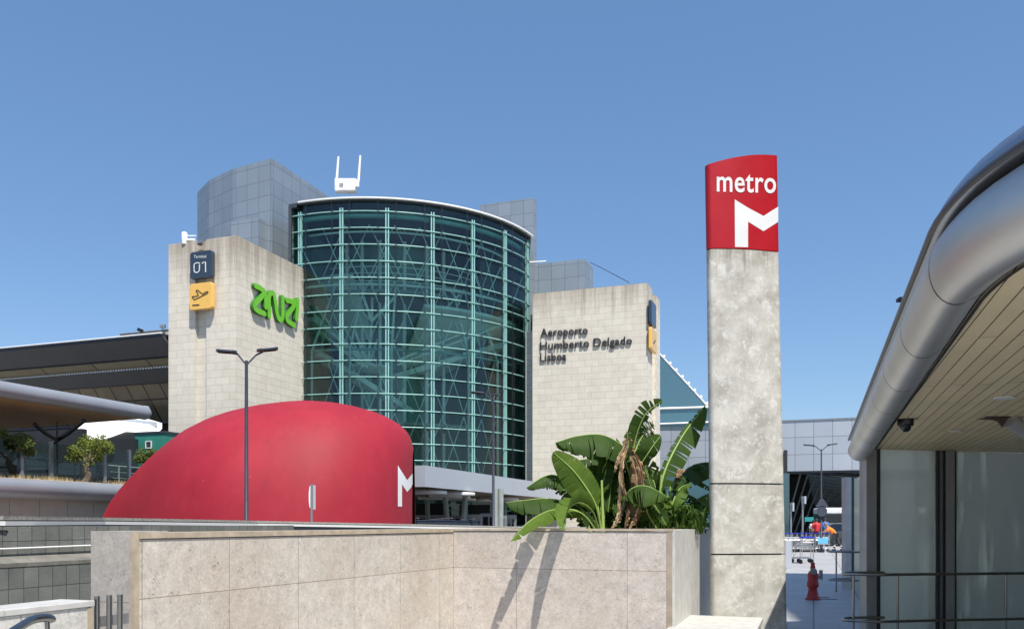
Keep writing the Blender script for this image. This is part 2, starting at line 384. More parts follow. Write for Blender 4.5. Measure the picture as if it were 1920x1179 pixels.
def dome_red():
    m, nt, bs = newmat('red resin shell'); co = coords(nt)
    c = mixc(nt, ramp(nt, noise(nt, .45, 6, co, .6), [(.35, 0), (.7, 1)]), (.28, .013, .025), (.345, .020, .036))
    fd = ramp(nt, noise(nt, 1.3, 8, co, .75), [(.55, 0), (.8, .35)]); c = mixc(nt, fd, c, (.42, .06, .08))
    dn = ramp(nt, noise(nt, 1, 6, coords(nt, 'Object', (3.2, 3.2, .35)), .7), [(.52, 0), (.78, .5)]); c = mixc(nt, dn, c, (.20, .012, .02))
    sp = ramp(nt, noise(nt, 7, 2, co, .5), [(.785, 0), (.80, .5)]); c = mixc(nt, sp, c, (.6, .3, .3))
    nt.links.new(c, bs.inputs['Base Color']); bs.inputs['Roughness'].default_value = .62; bs.inputs['Specular IOR Level'].default_value = .3
    bump(nt, bs, noise(nt, 22, 6, co, .7), .16, .02); return m
M['red_dome'] = dome_red()
def concrete_pylon():
    m, nt, bs = newmat('weathered cast concrete'); co = coords(nt)
    c = mixc(nt, ramp(nt, noise(nt, 2.4, 8, co, .7), [(.38, 0), (.62, 1)]), (.36, .34, .295), (.57, .55, .49))
    w = ramp(nt, noise(nt, 6.5, 9, co, .8, .4), [(.52, 0), (.6, .75)]); c = mixc(nt, w, c, (.66, .65, .61))
    sv = coords(nt, 'Object', (16, 16, 1.2)); st = ramp(nt, noise(nt, 1, 6, sv, .7), [(.55, 0), (.78, .5)]); c = mixc(nt, st, c, (.60, .59, .55))
    d = ramp(nt, noise(nt, 45, 4, co, .7), [(.28, .6), (.36, 0)]); c = mixc(nt, d, c, (.18, .16, .14))
    tz = N(nt, 'ShaderNodeSeparateXYZ'); nt.links.new(co, tz.inputs[0])
    mr = N(nt, 'ShaderNodeMapRange'); nt.links.new(tz.outputs[2], mr.inputs[0]); mr.inputs[1].default_value = 5.0; mr.inputs[2].default_value = 5.6
    sn = noise(nt, 1, 5, coords(nt, 'Object', (14, 14, .7)), .7)
    ad = N(nt, 'ShaderNodeMath', operation='MULTIPLY_ADD'); nt.links.new(mr.outputs[0], ad.inputs[0]); ad.inputs[1].default_value = .4; nt.links.new(sn, ad.inputs[2])
    c = mixc(nt, ramp(nt, ad.outputs[0], [(.72, 0), (.95, .6)]), c, (.17, .14, .10))
    nt.links.new(c, bs.inputs['Base Color']); bs.inputs['Roughness'].default_value = .85
    bump(nt, bs, noise(nt, 35, 8, co, .75), .35, .008); return m
M['pylon'] = concrete_pylon()
def pale_marble(name, streaky=False):
    m, nt, bs = newmat(name); co = coords(nt)
    c = mixc(nt, ramp(nt, noise(nt, 6, 7, co, .6), [(.3, 0), (.7, 1)]), (.46, .45, .42), (.60, .59, .56))
    sv = coords(nt, 'Object', (14, 14, 1.1)) if streaky else coords(nt, 'Object', (5, 22, 6))
    st = ramp(nt, noise(nt, 1, 5, sv, .65), [(.60, 0), (.68, .75)]); c = mixc(nt, st, c, (.20, .19, .17))
    nt.links.new(c, bs.inputs['Base Color']); bs.inputs['Roughness'].default_value = .5; return m
M['marble_pale'] = pale_marble('pale veined marble'); M['marble_wall'] = pale_marble('streaked white wall', True)
M['lime_main'] = fossil('fossil limestone panels', (.54, .50, .445), rh=.93, zoff=1.013-.93)
M['lime_right'] = fossil('warm fossil limestone panels', (.50, .45, .40), rh=.93, pw=1.45, zoff=1.013-.93, amount=1.1)
M['lime_trim'] = mat('beige limestone coping', (.42, .35, .26), .7, var=.2, scale=9, bmp=.2)
def leafmat(name, c1, c2, tr=(.12, .28, .02)):
    m, nt, bs = newmat(name); co = coords(nt)
    c = mixc(nt, ramp(nt, noise(nt, 4, 4, co), [(.35, 0), (.65, 1)]), c1, c2)
    ye = ramp(nt, noise(nt, 7, 5, co, .7), [(.62, 0), (.8, .5)]); c = mixc(nt, ye, c, (.20, .20, .04))
    nt.links.new(c, bs.inputs['Base Color']); bs.inputs['Roughness'].default_value = .62; bs.inputs['Specular IOR Level'].default_value = .18
    wv = N(nt, 'ShaderNodeTexWave'); wv.inputs['Scale'].default_value = 9; wv.inputs['Distortion'].default_value = 3; nt.links.new(co, wv.inputs[0]); bump(nt, bs, wv.outputs[1], .25, .006)
    t = N(nt, 'ShaderNodeBsdfTranslucent'); t.inputs[0].default_value = rgb(tr)
    mx = N(nt, 'ShaderNodeMixShader'); mx.inputs[0].default_value = .3
    nt.links.new(bs.outputs[0], mx.inputs[1]); nt.links.new(t.outputs[0], mx.inputs[2]); nt.links.new(mx.outputs[0], nt.nodes['Material Output'].inputs[0])
    return m
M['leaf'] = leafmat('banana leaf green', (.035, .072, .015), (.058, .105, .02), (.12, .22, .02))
M['leaf_lit'] = leafmat('sunlit banana leaf', (.068, .125, .018), (.10, .165, .026), (.20, .32, .03))  # brighter copy of the leaf green; sunlight is painted into its colour
M['midrib'] = mat('banana midrib', (.28, .40, .10), .5)
M['olive'] = leafmat('olive leaf', (.10, .13, .045), (.15, .19, .06), (.2, .3, .05))
M['olive2'] = leafmat('pale olive leaf', (.17, .21, .05), (.22, .26, .07), (.3, .4, .06))

# ================================================================ SETTING
g = MB(); g.face([V(-2500, -2500, -.02), V(2500, -2500, -.02), V(2500, 2500, -.02), V(-2500, 2500, -.02)]); struct(g, 'ground', M['ground'])
g = MB(); g.prism([(-9, -12), (60, -12), (60, 58), (5.4, 58), (5.4, 26), (2.4, 12), (-1.5, 10.6), (-9, 0)], -.016, 0); struct(g, 'pavement', M['paving'])
g = MB(); g.prism([(-30, 29.6), (5.3, 29.6), (5.3, 49), (-30, 49)], -.016, -.008); struct(g, 'road', M['asphalt'])
g = MB(); g.prism([(6.4, 58.2), (50, 58.2), (50, 120), (6.4, 120)], -.016, -.004); struct(g, 'underpass_road', M['asphalt'])

# ---------------- foreground limestone wall (left run, right run, end post)
RC = V(1.97, 10.2); CO = V(-.78, 11.18); LC = V(-2.89, 6.44)
d1 = (CO-LC).normalized(); TOPZ = 1.525
n1 = V(d1.y, -d1.x)                     # outward (to the right / camera)
dr = (RC-CO).normalized(); n2 = V(dr.y, -dr.x)
M['lime_main'] = fossil('fossil limestone panels', (.57, .525, .465), rh=.93, zoff=.083, pw=.945, uoff=onl(430, LC, d1).dot(d1))
M['lime_right'] = fossil('warm fossil limestone panels', (.53, .475, .425), rh=.93, zoff=.083, pw=1.45, uoff=onl(1176, RC, dr).dot(dr))
M['lime_post'] = fossil('shade-grey fossil limestone', (.42, .39, .355), rh=.93, zoff=.06, pw=3, uoff=1.4)  # greyer than the wall run: the end post's shade is put into the colour
wall = thing('stone_wall', 'long low planter wall of pale fossil limestone panels in front of the red dome', 'wall', (-1, 9, 0))
th = .30
w = MB(); w.prism([LC, CO, CO-n1*th, LC-n1*th], 0, TOPZ-.055); w.build('wall_panel', M['lime_main'], wall)
w = MB(); w.prism([CO+dr*.004, RC-dr*.10, RC-dr*.10-n2*th, CO-n2*th+dr*.004], 0, TOPZ-.035); w.build('wall_panel', M['lime_right'], wall)
# coping: a projecting fillet with a groove below
c = MB(); c.prism([LC+n1*.012+d1*.045, CO+n1*.012-d1*.012, CO-n1*th, LC-n1*th+d1*.045], TOPZ-.045, TOPZ)
c.build('coping', M['lime_trim'], wall)
c = MB(); c.prism([CO+n2*.012+dr*.014, RC+n2*.012-dr*.02, RC-n2*th-dr*.02, CO-n2*th+dr*.014], TOPZ-.025, TOPZ+.003)
c.build('coping', M['lime_trim'], wall)
c = MB(); c.prism([RC-dr*.098+n2*.004, RC-dr*.03+n2*.012, RC-n2*th, RC-n2*th-dr*.098], 0, TOPZ-.03)
c.build('corner_trim', mat('brown corner trim', (.36, .29, .22), .6, var=.2, scale=6), wall)
post = MB(); pv = VD
post.prism([LC-d1*.004, LC+n1*.0-d1*.004+pv*.42, LC+pv*.42+d1*.35, LC+d1*.35-n1*.02], 0, TOPZ+.012)
post.build('end_post', M['lime_post'], wall)
c = MB(); c.prism([LC-d1*.012+n1*.018, LC-d1*.012-n1*.035, LC+d1*.02-n1*.035, LC+d1*.035+n1*.018], 0, TOPZ+.008)
c.build('corner_trim', M['lime_trim'], wall)
# white side wall that runs back behind the pylon
side = MB(); A = RC+dr*.002; side.prism([A, A+UD*5.5, A+UD*5.5-VD*-.25, A+VD*.25], 0, TOPZ-.012)
o = side.build('side_wall', M['marble_wall']); tag(o, 'streaked white marble side wall running back behind the pylon', 'wall')
# marble slab in the lower right
SB = G(1431, 11.2); zs = zat(1157, 11.2)
sl = thing('marble_ledge', 'veined white marble ledge at the foot of the concrete pylon', 'ledge', (SB.x, SB.y, 0))
s = MB(); s.prism([SB, SB+VD*1.02, SB+VD*1.02-UD*3, SB-UD*3], zs-.06, zs); s.build('slab', M['marble_pale'], sl, bevel=.006)
s = MB(); s.prism([SB+VD*.03-UD*.02, SB+VD*1.0-UD*.02, SB+VD*1.0-UD*3, SB+VD*.03-UD*3], 0, zs-.052); s.build('base', M['lime_post'], sl)

# ---------------- bottom left low wall with cap, steel rail and bars
LE = G(173, 5.9); zt = zat(1125, 5.9)
lw = thing('low_stone_wall', 'low limestone parapet with a projecting cap in the bottom left corner', 'wall', (LE.x, LE.y, 0))
s = MB(); s.prism([LE-UD*.01, LE+VD*.24-UD*.01, LE+VD*.24-UD*3, LE-UD*3], 0, zt-.045)
s.build('wall_panel', fossil('white fossil limestone', (.60, .585, .545), rh=3, pw=4, zoff=-1), lw)
s = MB(); s.prism([LE+UD*.012-VD*.012, LE+VD*.30+UD*.012, LE+VD*.30-UD*3, LE-VD*.012-UD*3], zt-.042, zt); s.build('cap', M['marble_pale'], lw, bevel=.005)
s = MB(); s.prism([LE+UD*.002-VD*.006, LE+UD*.002+VD*.03, LE-UD*.045+VD*.03, LE-UD*.045-VD*.006], 0, zt-.048); s.build('corner_trim', M['lime_trim'], lw)
hr = thing('handrail', 'bent brushed steel handrail end below the low stone wall', 'handrail', (-2.2, 4.6, 0))
pts = bez([P(-60, 1250, 4.2), P(0, 1200, 4.4), P(38, 1174, 4.55), P(62, 1161, 4.65), P(86, 1157.5, 4.72), P(97, 1160, 4.76)], 24)
s = MB(); s.tube(pts, .0235, 14); s.lathe(P(97, 1160, 4.76)-V(0, 0, .0), [(0.001, -.02), (.016, -.016), (.0235, 0), (.016, .016), (.001, .02)], 12); s.build('rail', M['steel'], hr)
s = MB(); s.tube([P(88, 1160, 4.73), P(92, 1230, 4.73), P(92, 1500, 4.73)], .014, 10); s.build('bracket', M['steel'], hr)
bars = [(182, 1117, 5.98, 'leftmost'), (205, 1115, 5.93, 'middle'), (225, 1114, 5.88, 'rightmost')]
bt = thing('railing_bars', 'three upright brushed steel tubes bolted to the end of the limestone wall', 'railing', G(205, 5.95))
for px, py, Y, w_ in bars:
    s = MB(); p = P(px, py, Y); s.tube([V(p.x, p.y, 0.2), p], .0195, 14); s.build('tube', M['steel'], bt)
s = MB(); a = P(178, 1166, 6.05); b = P(241, 1158, 6.02); s.box((a+b)/2, ((b-a).length, .012, .075), ((b-a).normalized(), V(0, 1), UZ)); s.build('bracket_plate', M['steel_dull'], bt)

# ---------------- dark slate retaining wall on the left (two tiers with a ledge)
TA = G(0, 7.5)-UD*4; TB = TA+UD*8.5
rt = thing('tiled_retaining_wall', 'dark grey slate tiled retaining wall with a sloping concrete ledge on the left', 'wall', (-4.5, 8, 0))
zp = 1.376; zl = 1.30
s = MB(); s.prism([TA, TB, TB+VD*.3, TA+VD*.3], 0, 1.568); s.build('upper_tiles', M['tile'], rt)
s = MB(); s.extr([TA-VD*.004+UZ*zl, TA-VD*.26+UZ*(zl-.05), TA-VD*.26+UZ*(zl-.085), TA-VD*.004+UZ*(zl-.085)], UD*8.5); s.build('ledge', M['ledge'], rt)
s = MB(); s.prism([TA-VD*.004, TA-VD*.255, TB-VD*.255, TB-VD*.004], 0, zl-.087); s.build('lower_tiles', M['tile'], rt)
s = MB(); s.tube([TA-VD*.03+UD*k*.5+UZ*(zp+.006*math.sin(k*1.3)+.004*math.sin(k*3.1)) for k in range(17)], .0085, 8)
tag(s.build('conduit', M['white']), 'thin white conduit running along the dark slate wall', 'pipe')
# worn coping behind: strip that hides the road
cop = [P(-260, 972, 6.6), P(0, 974, 7.6), P(190, 975, 10.2), P(480, 979.5, 14.3), P(770, 985, 18), P(960, 989, 21), P(1180, 991, 24)]
cp = thing('parapet', 'thin worn stone parapet with a white edge strip in front of the red dome', 'wall', (-3, 14, 0))
def strip(path, off0, off1, z0, z1, mt, name):
    m_ = MB(); f0 = []; f1 = []
    for k, p in enumerate(path):
        t = (path[min(k+1, len(path)-1)]-path[max(k-1, 0)]); t.z = 0; t.normalize(); nn = V(t.y, -t.x)
        f0.append([p+nn*off0+UZ*z0, p+nn*off0+UZ*z1, p+nn*off1+UZ*z1, p+nn*off1+UZ*z0, p+nn*off0+UZ*z0])
    m_.grid(f0, sm=False); return m_.build(name, mt, cp)
strip(cop, -.3, 0, -1.7, -.004, M['ledge'], 'core')
strip(cop, -.33, .03, 0, .035, mat('worn grey stone', (.33, .31, .28), .9, var=.35, scale=30, bmp=.5), 'coping')
strip(cop, .032, .05, -.052, -.012, M['white'], 'edge_strip')
strip(cop, .001, .03, -.12, -.056, M['dark_frame'], 'shadow_gap')
s = MB(); cb = []
for k in range(60):
    t = .55+k/59*2.6; i = min(int(t), 5); p = cop[i].lerp(cop[i+1], t-i); cb.append(p+V(.09, -.06, -.09-.045*abs(math.sin(k*.33))))
s.tube(cb, .008, 6); tag(s.build('cable', M['rubber']), 'black cable sagging under the edge of the parapet', 'cable')

# ---------------- concrete metro pylon
PYC = V(3.87, 12.25); PV = V(-.9903, -.139); PU = V(-.139, .9903); PW = 1.075
py = thing('metro_pylon', 'tall cast concrete pylon topped by a curved red metro sign block', 'sign pylon', PYC+PV*.42)
PL = []
def pl_curve(n=22):
    out = []
    for k in range(n+1):
        a = k/n; out.append((a*PW*.93, .05*math.sin(math.pi*min(1, a*.93+.0))**1.0))
    # rounded left corner
    for k in range(1, 7):
        th_ = math.pi/2*k/6; out.append((PW*.93+.06*math.sin(th_), out[n][1]-.09*(1-math.cos(th_))))
    return out
fc = pl_curve()
def pyoff(z): return .0+.095*(1-z/5.56)
def pyl(a, dpt, z):              # a along VD, dpt toward viewer
    k = 1+.06*max(0, (5.56-z)/5.56); off = pyoff(z)
    p = PYC+PV*(PW/2+(a-PW/2)*k)-PU*dpt+V(off, 0); return V(p.x, p.y, z)
outline = fc+[(PW*.955, -.14), (PW*.88, -.30), (PW*.78, -.36), (.02, -.36), (0, -.3)]
ztop = lambda a: 1.6+5.335-.20*(max(0, a)/PW)**1.7; zred = zat(467.5, 12.15); zj1 = zat(906.5, 12.15); zj2 = zat(1038.5, 12.15)
def pyblock(z0, z1, m, inset=0, name='segment', nseg=1):
    mb = MB(); zs_ = [k/nseg for k in range(nseg+1)]; zt1 = z1 if callable(z1) else (lambda a: z1)
    rings = [[pyl(a+(inset if a < .01 else -inset if a > PW*.95 else 0), d-inset if d > -.2 else d+inset, z0+(zt1(a)-z0)*f_) for a, d in outline] for f_ in zs_]
    n = len(outline); idx = [mb.add(r) for r in rings]
    for k in range(nseg):
        for q in range(n):
            q2 = (q+1) % n; mb.fi([idx[k]+q, idx[k]+q2, idx[k+1]+q2, idx[k+1]+q], 0, None, q < len(fc)-1)
    mb.face(rings[0][::-1]); mb.face(rings[-1])
    return mb.build(name, m, py)
g_ = .011
for z0, z1 in ((0, zj2-g_), (zj2+g_, zj1-g_), (zj1+g_, zred-.012)): pyblock(z0, z1, M['pylon'], 0, 'concrete_segment', 6)
for z0, z1 in ((zj2-g_-.002, zj2+g_+.002), (zj1-g_-.002, zj1+g_+.002), (zred-.014, zred+.002)): pyblock(z0, z1, M['rubber'], .03, 'joint')
red = pyblock(zred, ztop, M['redsign'], -.004, 'sign_block')
def curve_at(a):
    for (a0, d0), (a1, d1_) in zip(fc, fc[1:]):
        if a0 <= a <= a1: return d0+(d1_-d0)*(a-a0)/max(1e-6, a1-a0)
    return fc[0][1] if a < 0 else fc[-1][1]
def to_face(px, pyy, off=.006):
    p = onp(px, pyy, PYC, PV); a = (p-PYC).dot(PV)
    for _ in range(4):
        q = PYC-PU*(curve_at(a)+off)+V(pyoff(p.z), 0); p = onp(px, pyy, q, PV); a = (V(p.x, p.y)-q).dot(PV)
    return p
def patch(corners, f, n=8):
    a, b, c_, d = corners; rows = []
    for i in range(n+1):
        u = i/n; rows.append([f(*(((a[k]*(1-u)+d[k]*u)*(1-v)+(b[k]*(1-u)+c_[k]*u)*v) for k in (0, 1))) for v in [j/n for j in range(n+1)]])
    return rows
lg = MB()
for q in ([(1377.6, 374), (1402.6, 389.6), (1402.6, 463.5), (1378.2, 463)], [(1402.6, 389.6), (1431.6, 405), (1431.6, 433.5), (1402.6, 415.6)], [(1431.6, 405), (1459.2, 387.5), (1459.2, 416), (1431.6, 433.5)]):
    lg.grid(patch(q, to_face, 8), sm=True)
lg.build('emblem', M['sunwhite'], py)

def text_mesh(body, size=1.0, depth=.02, font_bold=0, spacing=1, align='LEFT'):
    cu = bpy.data.curves.new('t', 'FONT'); cu.body = body; cu.size = size; cu.extrude = depth; cu.offset = font_bold; cu.align_x = align
    cu.space_character = spacing; cu.resolution_u = 6
    o = bpy.data.objects.new('t', cu); COL.objects.link(o)
    bpy.context.view_layer.update(); dg = bpy.context.evaluated_depsgraph_get(); me = bpy.data.meshes.new_from_object(o.evaluated_get(dg))
    vs = [v.co.copy() for v in me.vertices]; fs = [list(p.vertices) for p in me.polygons]
    bpy.data.objects.remove(o); bpy.data.meshes.remove(me); return vs, fs
def text_to(mb, body, fn, depth=.02, bold=0, spacing=1, m=0):
    """fn maps (x 0..1 over width, y in em with baseline 0, z depth) to a point"""
    vs, fs = text_mesh(body, 1, depth, bold, spacing)
    x0 = min(v.x for v in vs); x1 = max(v.x for v in vs)
    i = mb.add([fn((v.x-x0)/(x1-x0), v.y, v.z) for v in vs])
    for f in fs: mb.fi([i+k for k in f], m)
def xh(body='x'):
    vs, _ = text_mesh(body, 1, 0); return max(v.y for v in vs)
XH = xh('x'); CH = xh('H')
tm = MB(); k_ = (359-333)/XH
text_to(tm, 'metro', lambda x, y, z: to_face(1344+x*111, 358.5-y*k_+(x*3), .009+z), .001, .014, 1.06)
tm.build('lettering', M['sunwhite'], py)

# ---------------- red dome
DY = 27.8
prof = [(186, 0), (192, 12), (205, 38), (222, 62), (240, 82), (270, 112), (300, 138), (330, 161), (360, 181), (400, 200), (440, 213), (490, 224), (540, 230), (575, 232), (620, 229), (660, 222), (700, 211), (725, 200), (746, 187), (760, 174), (769, 158), (774, 138), (776, 112), (776.5, 60)]
def prof_h(px):
    for (a, h0), (b, h1) in zip(prof, prof[1:]):
        if a <= px <= b: return h0+(h1-h0)*(px-a)/(b-a)
    return 0
dome = thing('metro_entrance_dome', 'huge smooth red egg shaped metro entrance shell with a white emblem', 'metro entrance', (-8, DY, 0))
rows = []; uvr = []
NS = 72; x0p, x1p = 190., 775.
def dpx(s_): return x0p+(x1p-x0p)*s_
for i in range(NS+1):
    s_ = i/NS
    s2 = .5-.5*math.cos(math.pi*s_); px = dpx(s2)
    t = (px-x0p)/(x1p-x0p)
    D = 4.4*max(0, 1-((.55-t)/.55)**2)**1.3 if t < .55 else 4.4*(max(0, 1-((t-.55)/.452)**3.2))**.55
    D = max(D, .02)
    Hh = 1.6+prof_h(min(max(px, 186), 774))/F*(DY-.2*D)
    if px < 192: Hh = (1.6+12/F*DY)*max(0, (px-x0p)/(192-x0p))**.5
    X = (px-960)/F*(DY-.2*D)
    row = []
    for k in range(49):
        a = math.pi*k/48; c_ = math.cos(a); sn = math.sin(a)
        y = -math.copysign(abs(c_)**.82, c_)*D; z = Hh*abs(sn)**.72
        row.append(V(X, DY+y, z))
    rows.append(row)
dm = MB(); dm.grid(rows, sm=True); dob = dm.build('shell', M['red_dome'], dome)
tree_v = [p for r in rows for p in r]; nn = len(rows[0]); tree_f = [(a*nn+b, a*nn+b+1, (a+1)*nn+b+1, (a+1)*nn+b) for a in range(NS) for b in range(nn-1)]
bvh = BVHTree.FromPolygons(tree_v, tree_f)
def on_dome(px, pyy):
    o_ = V(0, 0, EYE); d = (P(px, pyy, 10)-o_).normalized(); h = bvh.ray_cast(o_, d)
    return (h[0]-d*.03) if h[0] is not None else P(px, pyy, 26)
lg = MB()
for q in ([(746, 872), (753.8, 884.5), (753.8, 949.3), (746, 949)], [(753.8, 884.5), (763.4, 899.7), (763.6, 922), (753.8, 907.6)], [(763.4, 899.7), (774.3, 886), (774.3, 908.8), (763.6, 922)]):
    lg.grid(patch(q, on_dome, 10), sm=True)
lg.build('emblem', M['sunwhite'], dome)

# ---------------- street lamps
def lamp(name, px, Y, zt_, arms, label, group='double armed street lamps on the plaza'):
    b = G(px, Y); t = thing(name, label, 'street lamp', b, group)
    s = MB(); s.tube([b, b+UZ*.9, b+UZ*.92, b+UZ*zt_], [.075, .07, .052, .036], 12); s.build('pole', M['lamp'], t)
    s = MB(); s.lathe(b, [(.16, 0), (.16, .03), (.1, .06)], 12); s.build('base_plate', M['lamp'], t)
    for dirx, diry, ln, rise in arms:
        d = V(dirx, diry).normalized(); p0 = b+UZ*(zt_-.02)
        s = MB(); pts = [p0-UZ*.08, p0+d*ln*.30+UZ*.16, p0+d*ln*.5+UZ*(.18+rise*.5)]
        for a, c_ in zip(pts, pts[1:]):
            dd = (c_-a); sd_ = dd.cross(UZ).normalized(); s.box((a+c_)/2, (dd.length+.02, .05, .035), (dd.normalized(), sd_, sd_.cross(dd).normalized()))
        am = s.build('arm', M['lamp'], t)
        s = MB(); a = pts[2]-d*.12; e_ = p0+d*ln+UZ*(.20+rise); sd_ = d.cross(UZ).normalized()
        dz = (e_-a).normalized(); up = sd_.cross(dz).normalized()
        s.extr([a+sd_*.07-up*.0, a+dz*.1+sd_*.13, e_-dz*.08+sd_*.13, e_+sd_*.08, e_-sd_*.08, e_-dz*.08-sd_*.13, a+dz*.1-sd_*.13, a-sd_*.07], up*.05)
        h = s.build('lamp_head', M['lamp'], t, bevel=.008)
        s = MB(); m_ = (a+e_)/2+dz*.05-up*.006; s.box(m_, ((e_-a).length*.6, .18, .01), (dz, sd_, up)); s.build('diffuser', M['lampdark'], h)
    return t
lamp('street_lamp', 462, 19.2, zat(676, 19.2), [(-1, -.25, .65, -.01), (.93, .35, .70, .12)], 'tall anthracite twin armed street lamp standing in front of the red dome')
lamp('street_lamp', 925, 29.4, zat(748, 29.4), [(-1, -.3, .82, .0), (.12, 1, .8, .05)], 'anthracite street lamp in front of the grey entrance canopy and glass rotunda')
lamp('street_lamp', 1540, 46, zat(842, 46), [(-1, .1, .95, .05), (1, -.1, .85, .1)], 'grey twin armed street lamp in front of the footbridge, sign plates on its pole')
# sign plates on the far lamp pole are things held by it
ts = thing('traffic_sign', 'pair of grey sign plates seen from behind on the far lamp pole', 'traffic sign', G(1541, 45.85))
s = MB(); c0 = P(1541, 958, 45.85); s.extr([c0+V(.30*math.sin(R(22.5+45*k)), 0, .30*math.cos(R(22.5+45*k))) for k in range(8)], V(0, -.02, 0)); s.build('octagon_plate', M['lamp'], ts)
s = MB(); c0 = P(1541, 945, 45.85); s.extr([c0+V(-.36, 0, -.14), c0+V(.36, 0, -.14), c0+V(.09, 0, .3), c0+V(-.09, 0, .3)], V(0, -.02, 0)); s.build('triangle_plate', M['lamp'], ts)

# small edge-on sign in front of dome
b = G(584, 20.5); t = thing('edge_on_sign', 'thin grey sign post seen edge on in front of the red dome', 'sign', b)
s = MB(); s.tube([b, P(584.5, 907, 20.5)], .03, 10); s.build('post', M['steel_dull'], t)
s = MB(); c0 = P(580.5, 931, 20.5); prf = [(0, .30), (.035, .24), (.05, .1), (.05, -.1), (.035, -.24), (0, -.30)]
s.extr([c0+V(.03-x, 0, z) for x, z in prf], V(0, .5, 0)); s.build('sign_plate', M['white'], t)

# ================================================================ BUILDINGS
# ---------------- stone towers
LT = G(443, 45); LTop = zat(441, 45)
lt = thing('stone_tower', 'pale limestone tower with the terminal signs and the lime green logo left of the rotunda', 'tower', LT+VD*2)
def tv(px, A=LT): return tpar(px, A, VD)
gr0, gr1 = tv(387), tv(366); LW = tv(316); LD = tpar(572.5, LT, UD)
s = MB(); pl = [LT, LT+UD*LD, LT+UD*LD+VD*LW, LT+VD*LW, LT+VD*gr1, LT+VD*gr1+UD*.22, LT+VD*gr0+UD*.22, LT+VD*gr0]
s.prism(pl, 0, LTop); s.build('stone_wall', M['stone'], lt)
s = MB(); s.prism([LT+UD*.25+VD*.25, LT+UD*(LD-.25)+VD*.25, LT+UD*(LD-.25)+VD*(LW-.25), LT+UD*.25+VD*(LW-.25)], LTop+.002, LTop+.06); s.build('roof', M['ledge'], lt)
RT = G(1214, 52); RTop = zat(530, 52); RW = tpar(998.5, RT, VD); RD = 4.5
rtw = thing('stone_tower', 'pale limestone tower with charcoal airport lettering right of the rotunda', 'tower', RT+VD*3)
s = MB(); e0, e1 = tpar(1223, RT, UD), tpar(1229.5, RT, UD)
pl = [RT, RT+UD*e0, RT+UD*e0+VD*.22, RT+UD*e1+VD*.22, RT+UD*e1, RT+UD*RD, RT+UD*RD+VD*RW, RT+VD*RW]
s.prism(pl, 0, RTop); s.build('stone_wall', M['stone'], rtw)
s = MB(); s.prism([RT+UD*.25+VD*.25, RT+UD*(RD-.25)+VD*.25, RT+UD*(RD-.25)+VD*(RW-.25), RT+UD*.25+VD*(RW-.25)], RTop+.002, RTop+.06); s.build('roof', M['ledge'], rtw)
A = RT+VD*RW+UD*.7; wpx = tpar(985.5, A, VD)
s = MB(); s.prism([A-VD*.2, A-VD*.2+UD*3, A+VD*wpx+UD*3, A+VD*wpx], 0, zat(621, A.y+.3*wpx)); s.build('side_pier', M['stone_low'], rtw)
s = MB(); s.prism([A-VD*.2+UD*.8, A-VD*.2+UD*2.8, A+VD*(wpx*.9)+UD*2.8, A+VD*(wpx*.9)+UD*.8], zat(621, A.y), zat(583, A.y)); s.build('louvre', M['dark_frame'], rtw)

# ---------------- glass rotunda
DC = V(-8.82, 61, 0); DR = 11.0
def dp(phi, z, r=DR): return V(DC.x+r*math.sin(R(phi)), DC.y-r*math.cos(R(phi)), z)
def phi_px(px):
    best = min(((abs(960+F*dp(f/10, 0).x/dp(f/10, 0).y-px), f/10) for f in range(-800, 750)))
    return best[1]
PH0, PH1 = -24.7, 66
ZT = EYE+(HZ-372)/F*50
rot = thing('glass_rotunda', 'round teal glass curtain wall hall between the two limestone towers', 'glass building', DC)
phs = [PH0+(PH1-PH0)*k/90 for k in range(91)]
s = MB(); s.norec = True; s.grid([[dp(f, z, DR-.24) for f in phs] for z in (0, ZT*.5, ZT)], sm=True); s.build('glazing', M['glass'], rot, rec=False)
mul_ph = [7.3+14.4*k for k in range(-5, 5)]
mul_ph = [f for f in mul_ph if PH0 < f < PH1]
rails = []
z = zat(396, 50.1); k = 0
while z > .5:
    rails.append(z); z -= 0.985
for f in mul_ph:
    s = MB(); r_ = V(math.sin(R(f)), -math.cos(R(f))); t_ = V(r_.y*-1, r_.x)
    for dt in (-.075, .075): s.box(dp(f, (ZT-.5)/2, DR-.15)+t_*dt, (.07, .14, ZT-.5), (t_, r_, UZ))
    s.build('mullion', M['steel_g'], rot)
for z in rails:
    s = MB(); s.tube([dp(f, z, DR-.05) for f in phs[::2]], .036, 6)
    s.build('rail', M['steel_g'], rot)
cabs = []
for f in mul_ph:
    for df in (-2.75, 2.75):
        if PH0 < f+df < PH1:
            s = MB(); s.tube([dp(f+df, 0, DR+.06), dp(f+df, ZT, DR+.06)], .011, 4)
            for z in rails:
                c0 = dp(f+df, z, DR+.05); r_ = V(math.sin(R(f+df)), -math.cos(R(f+df))); t_ = V(-r_.y, r_.x)
                for sx in (-1, 1):
                    s.box(c0+t_*.06*sx, (.022, .02, .10), (t_, r_, UZ))
                s.box(c0, (.13, .02, .02), (t_, r_, UZ)); s.box(c0-r_*.07, (.025, .14, .025), (t_, r_, UZ))
            s.build('cable', M['lamp'], rot)
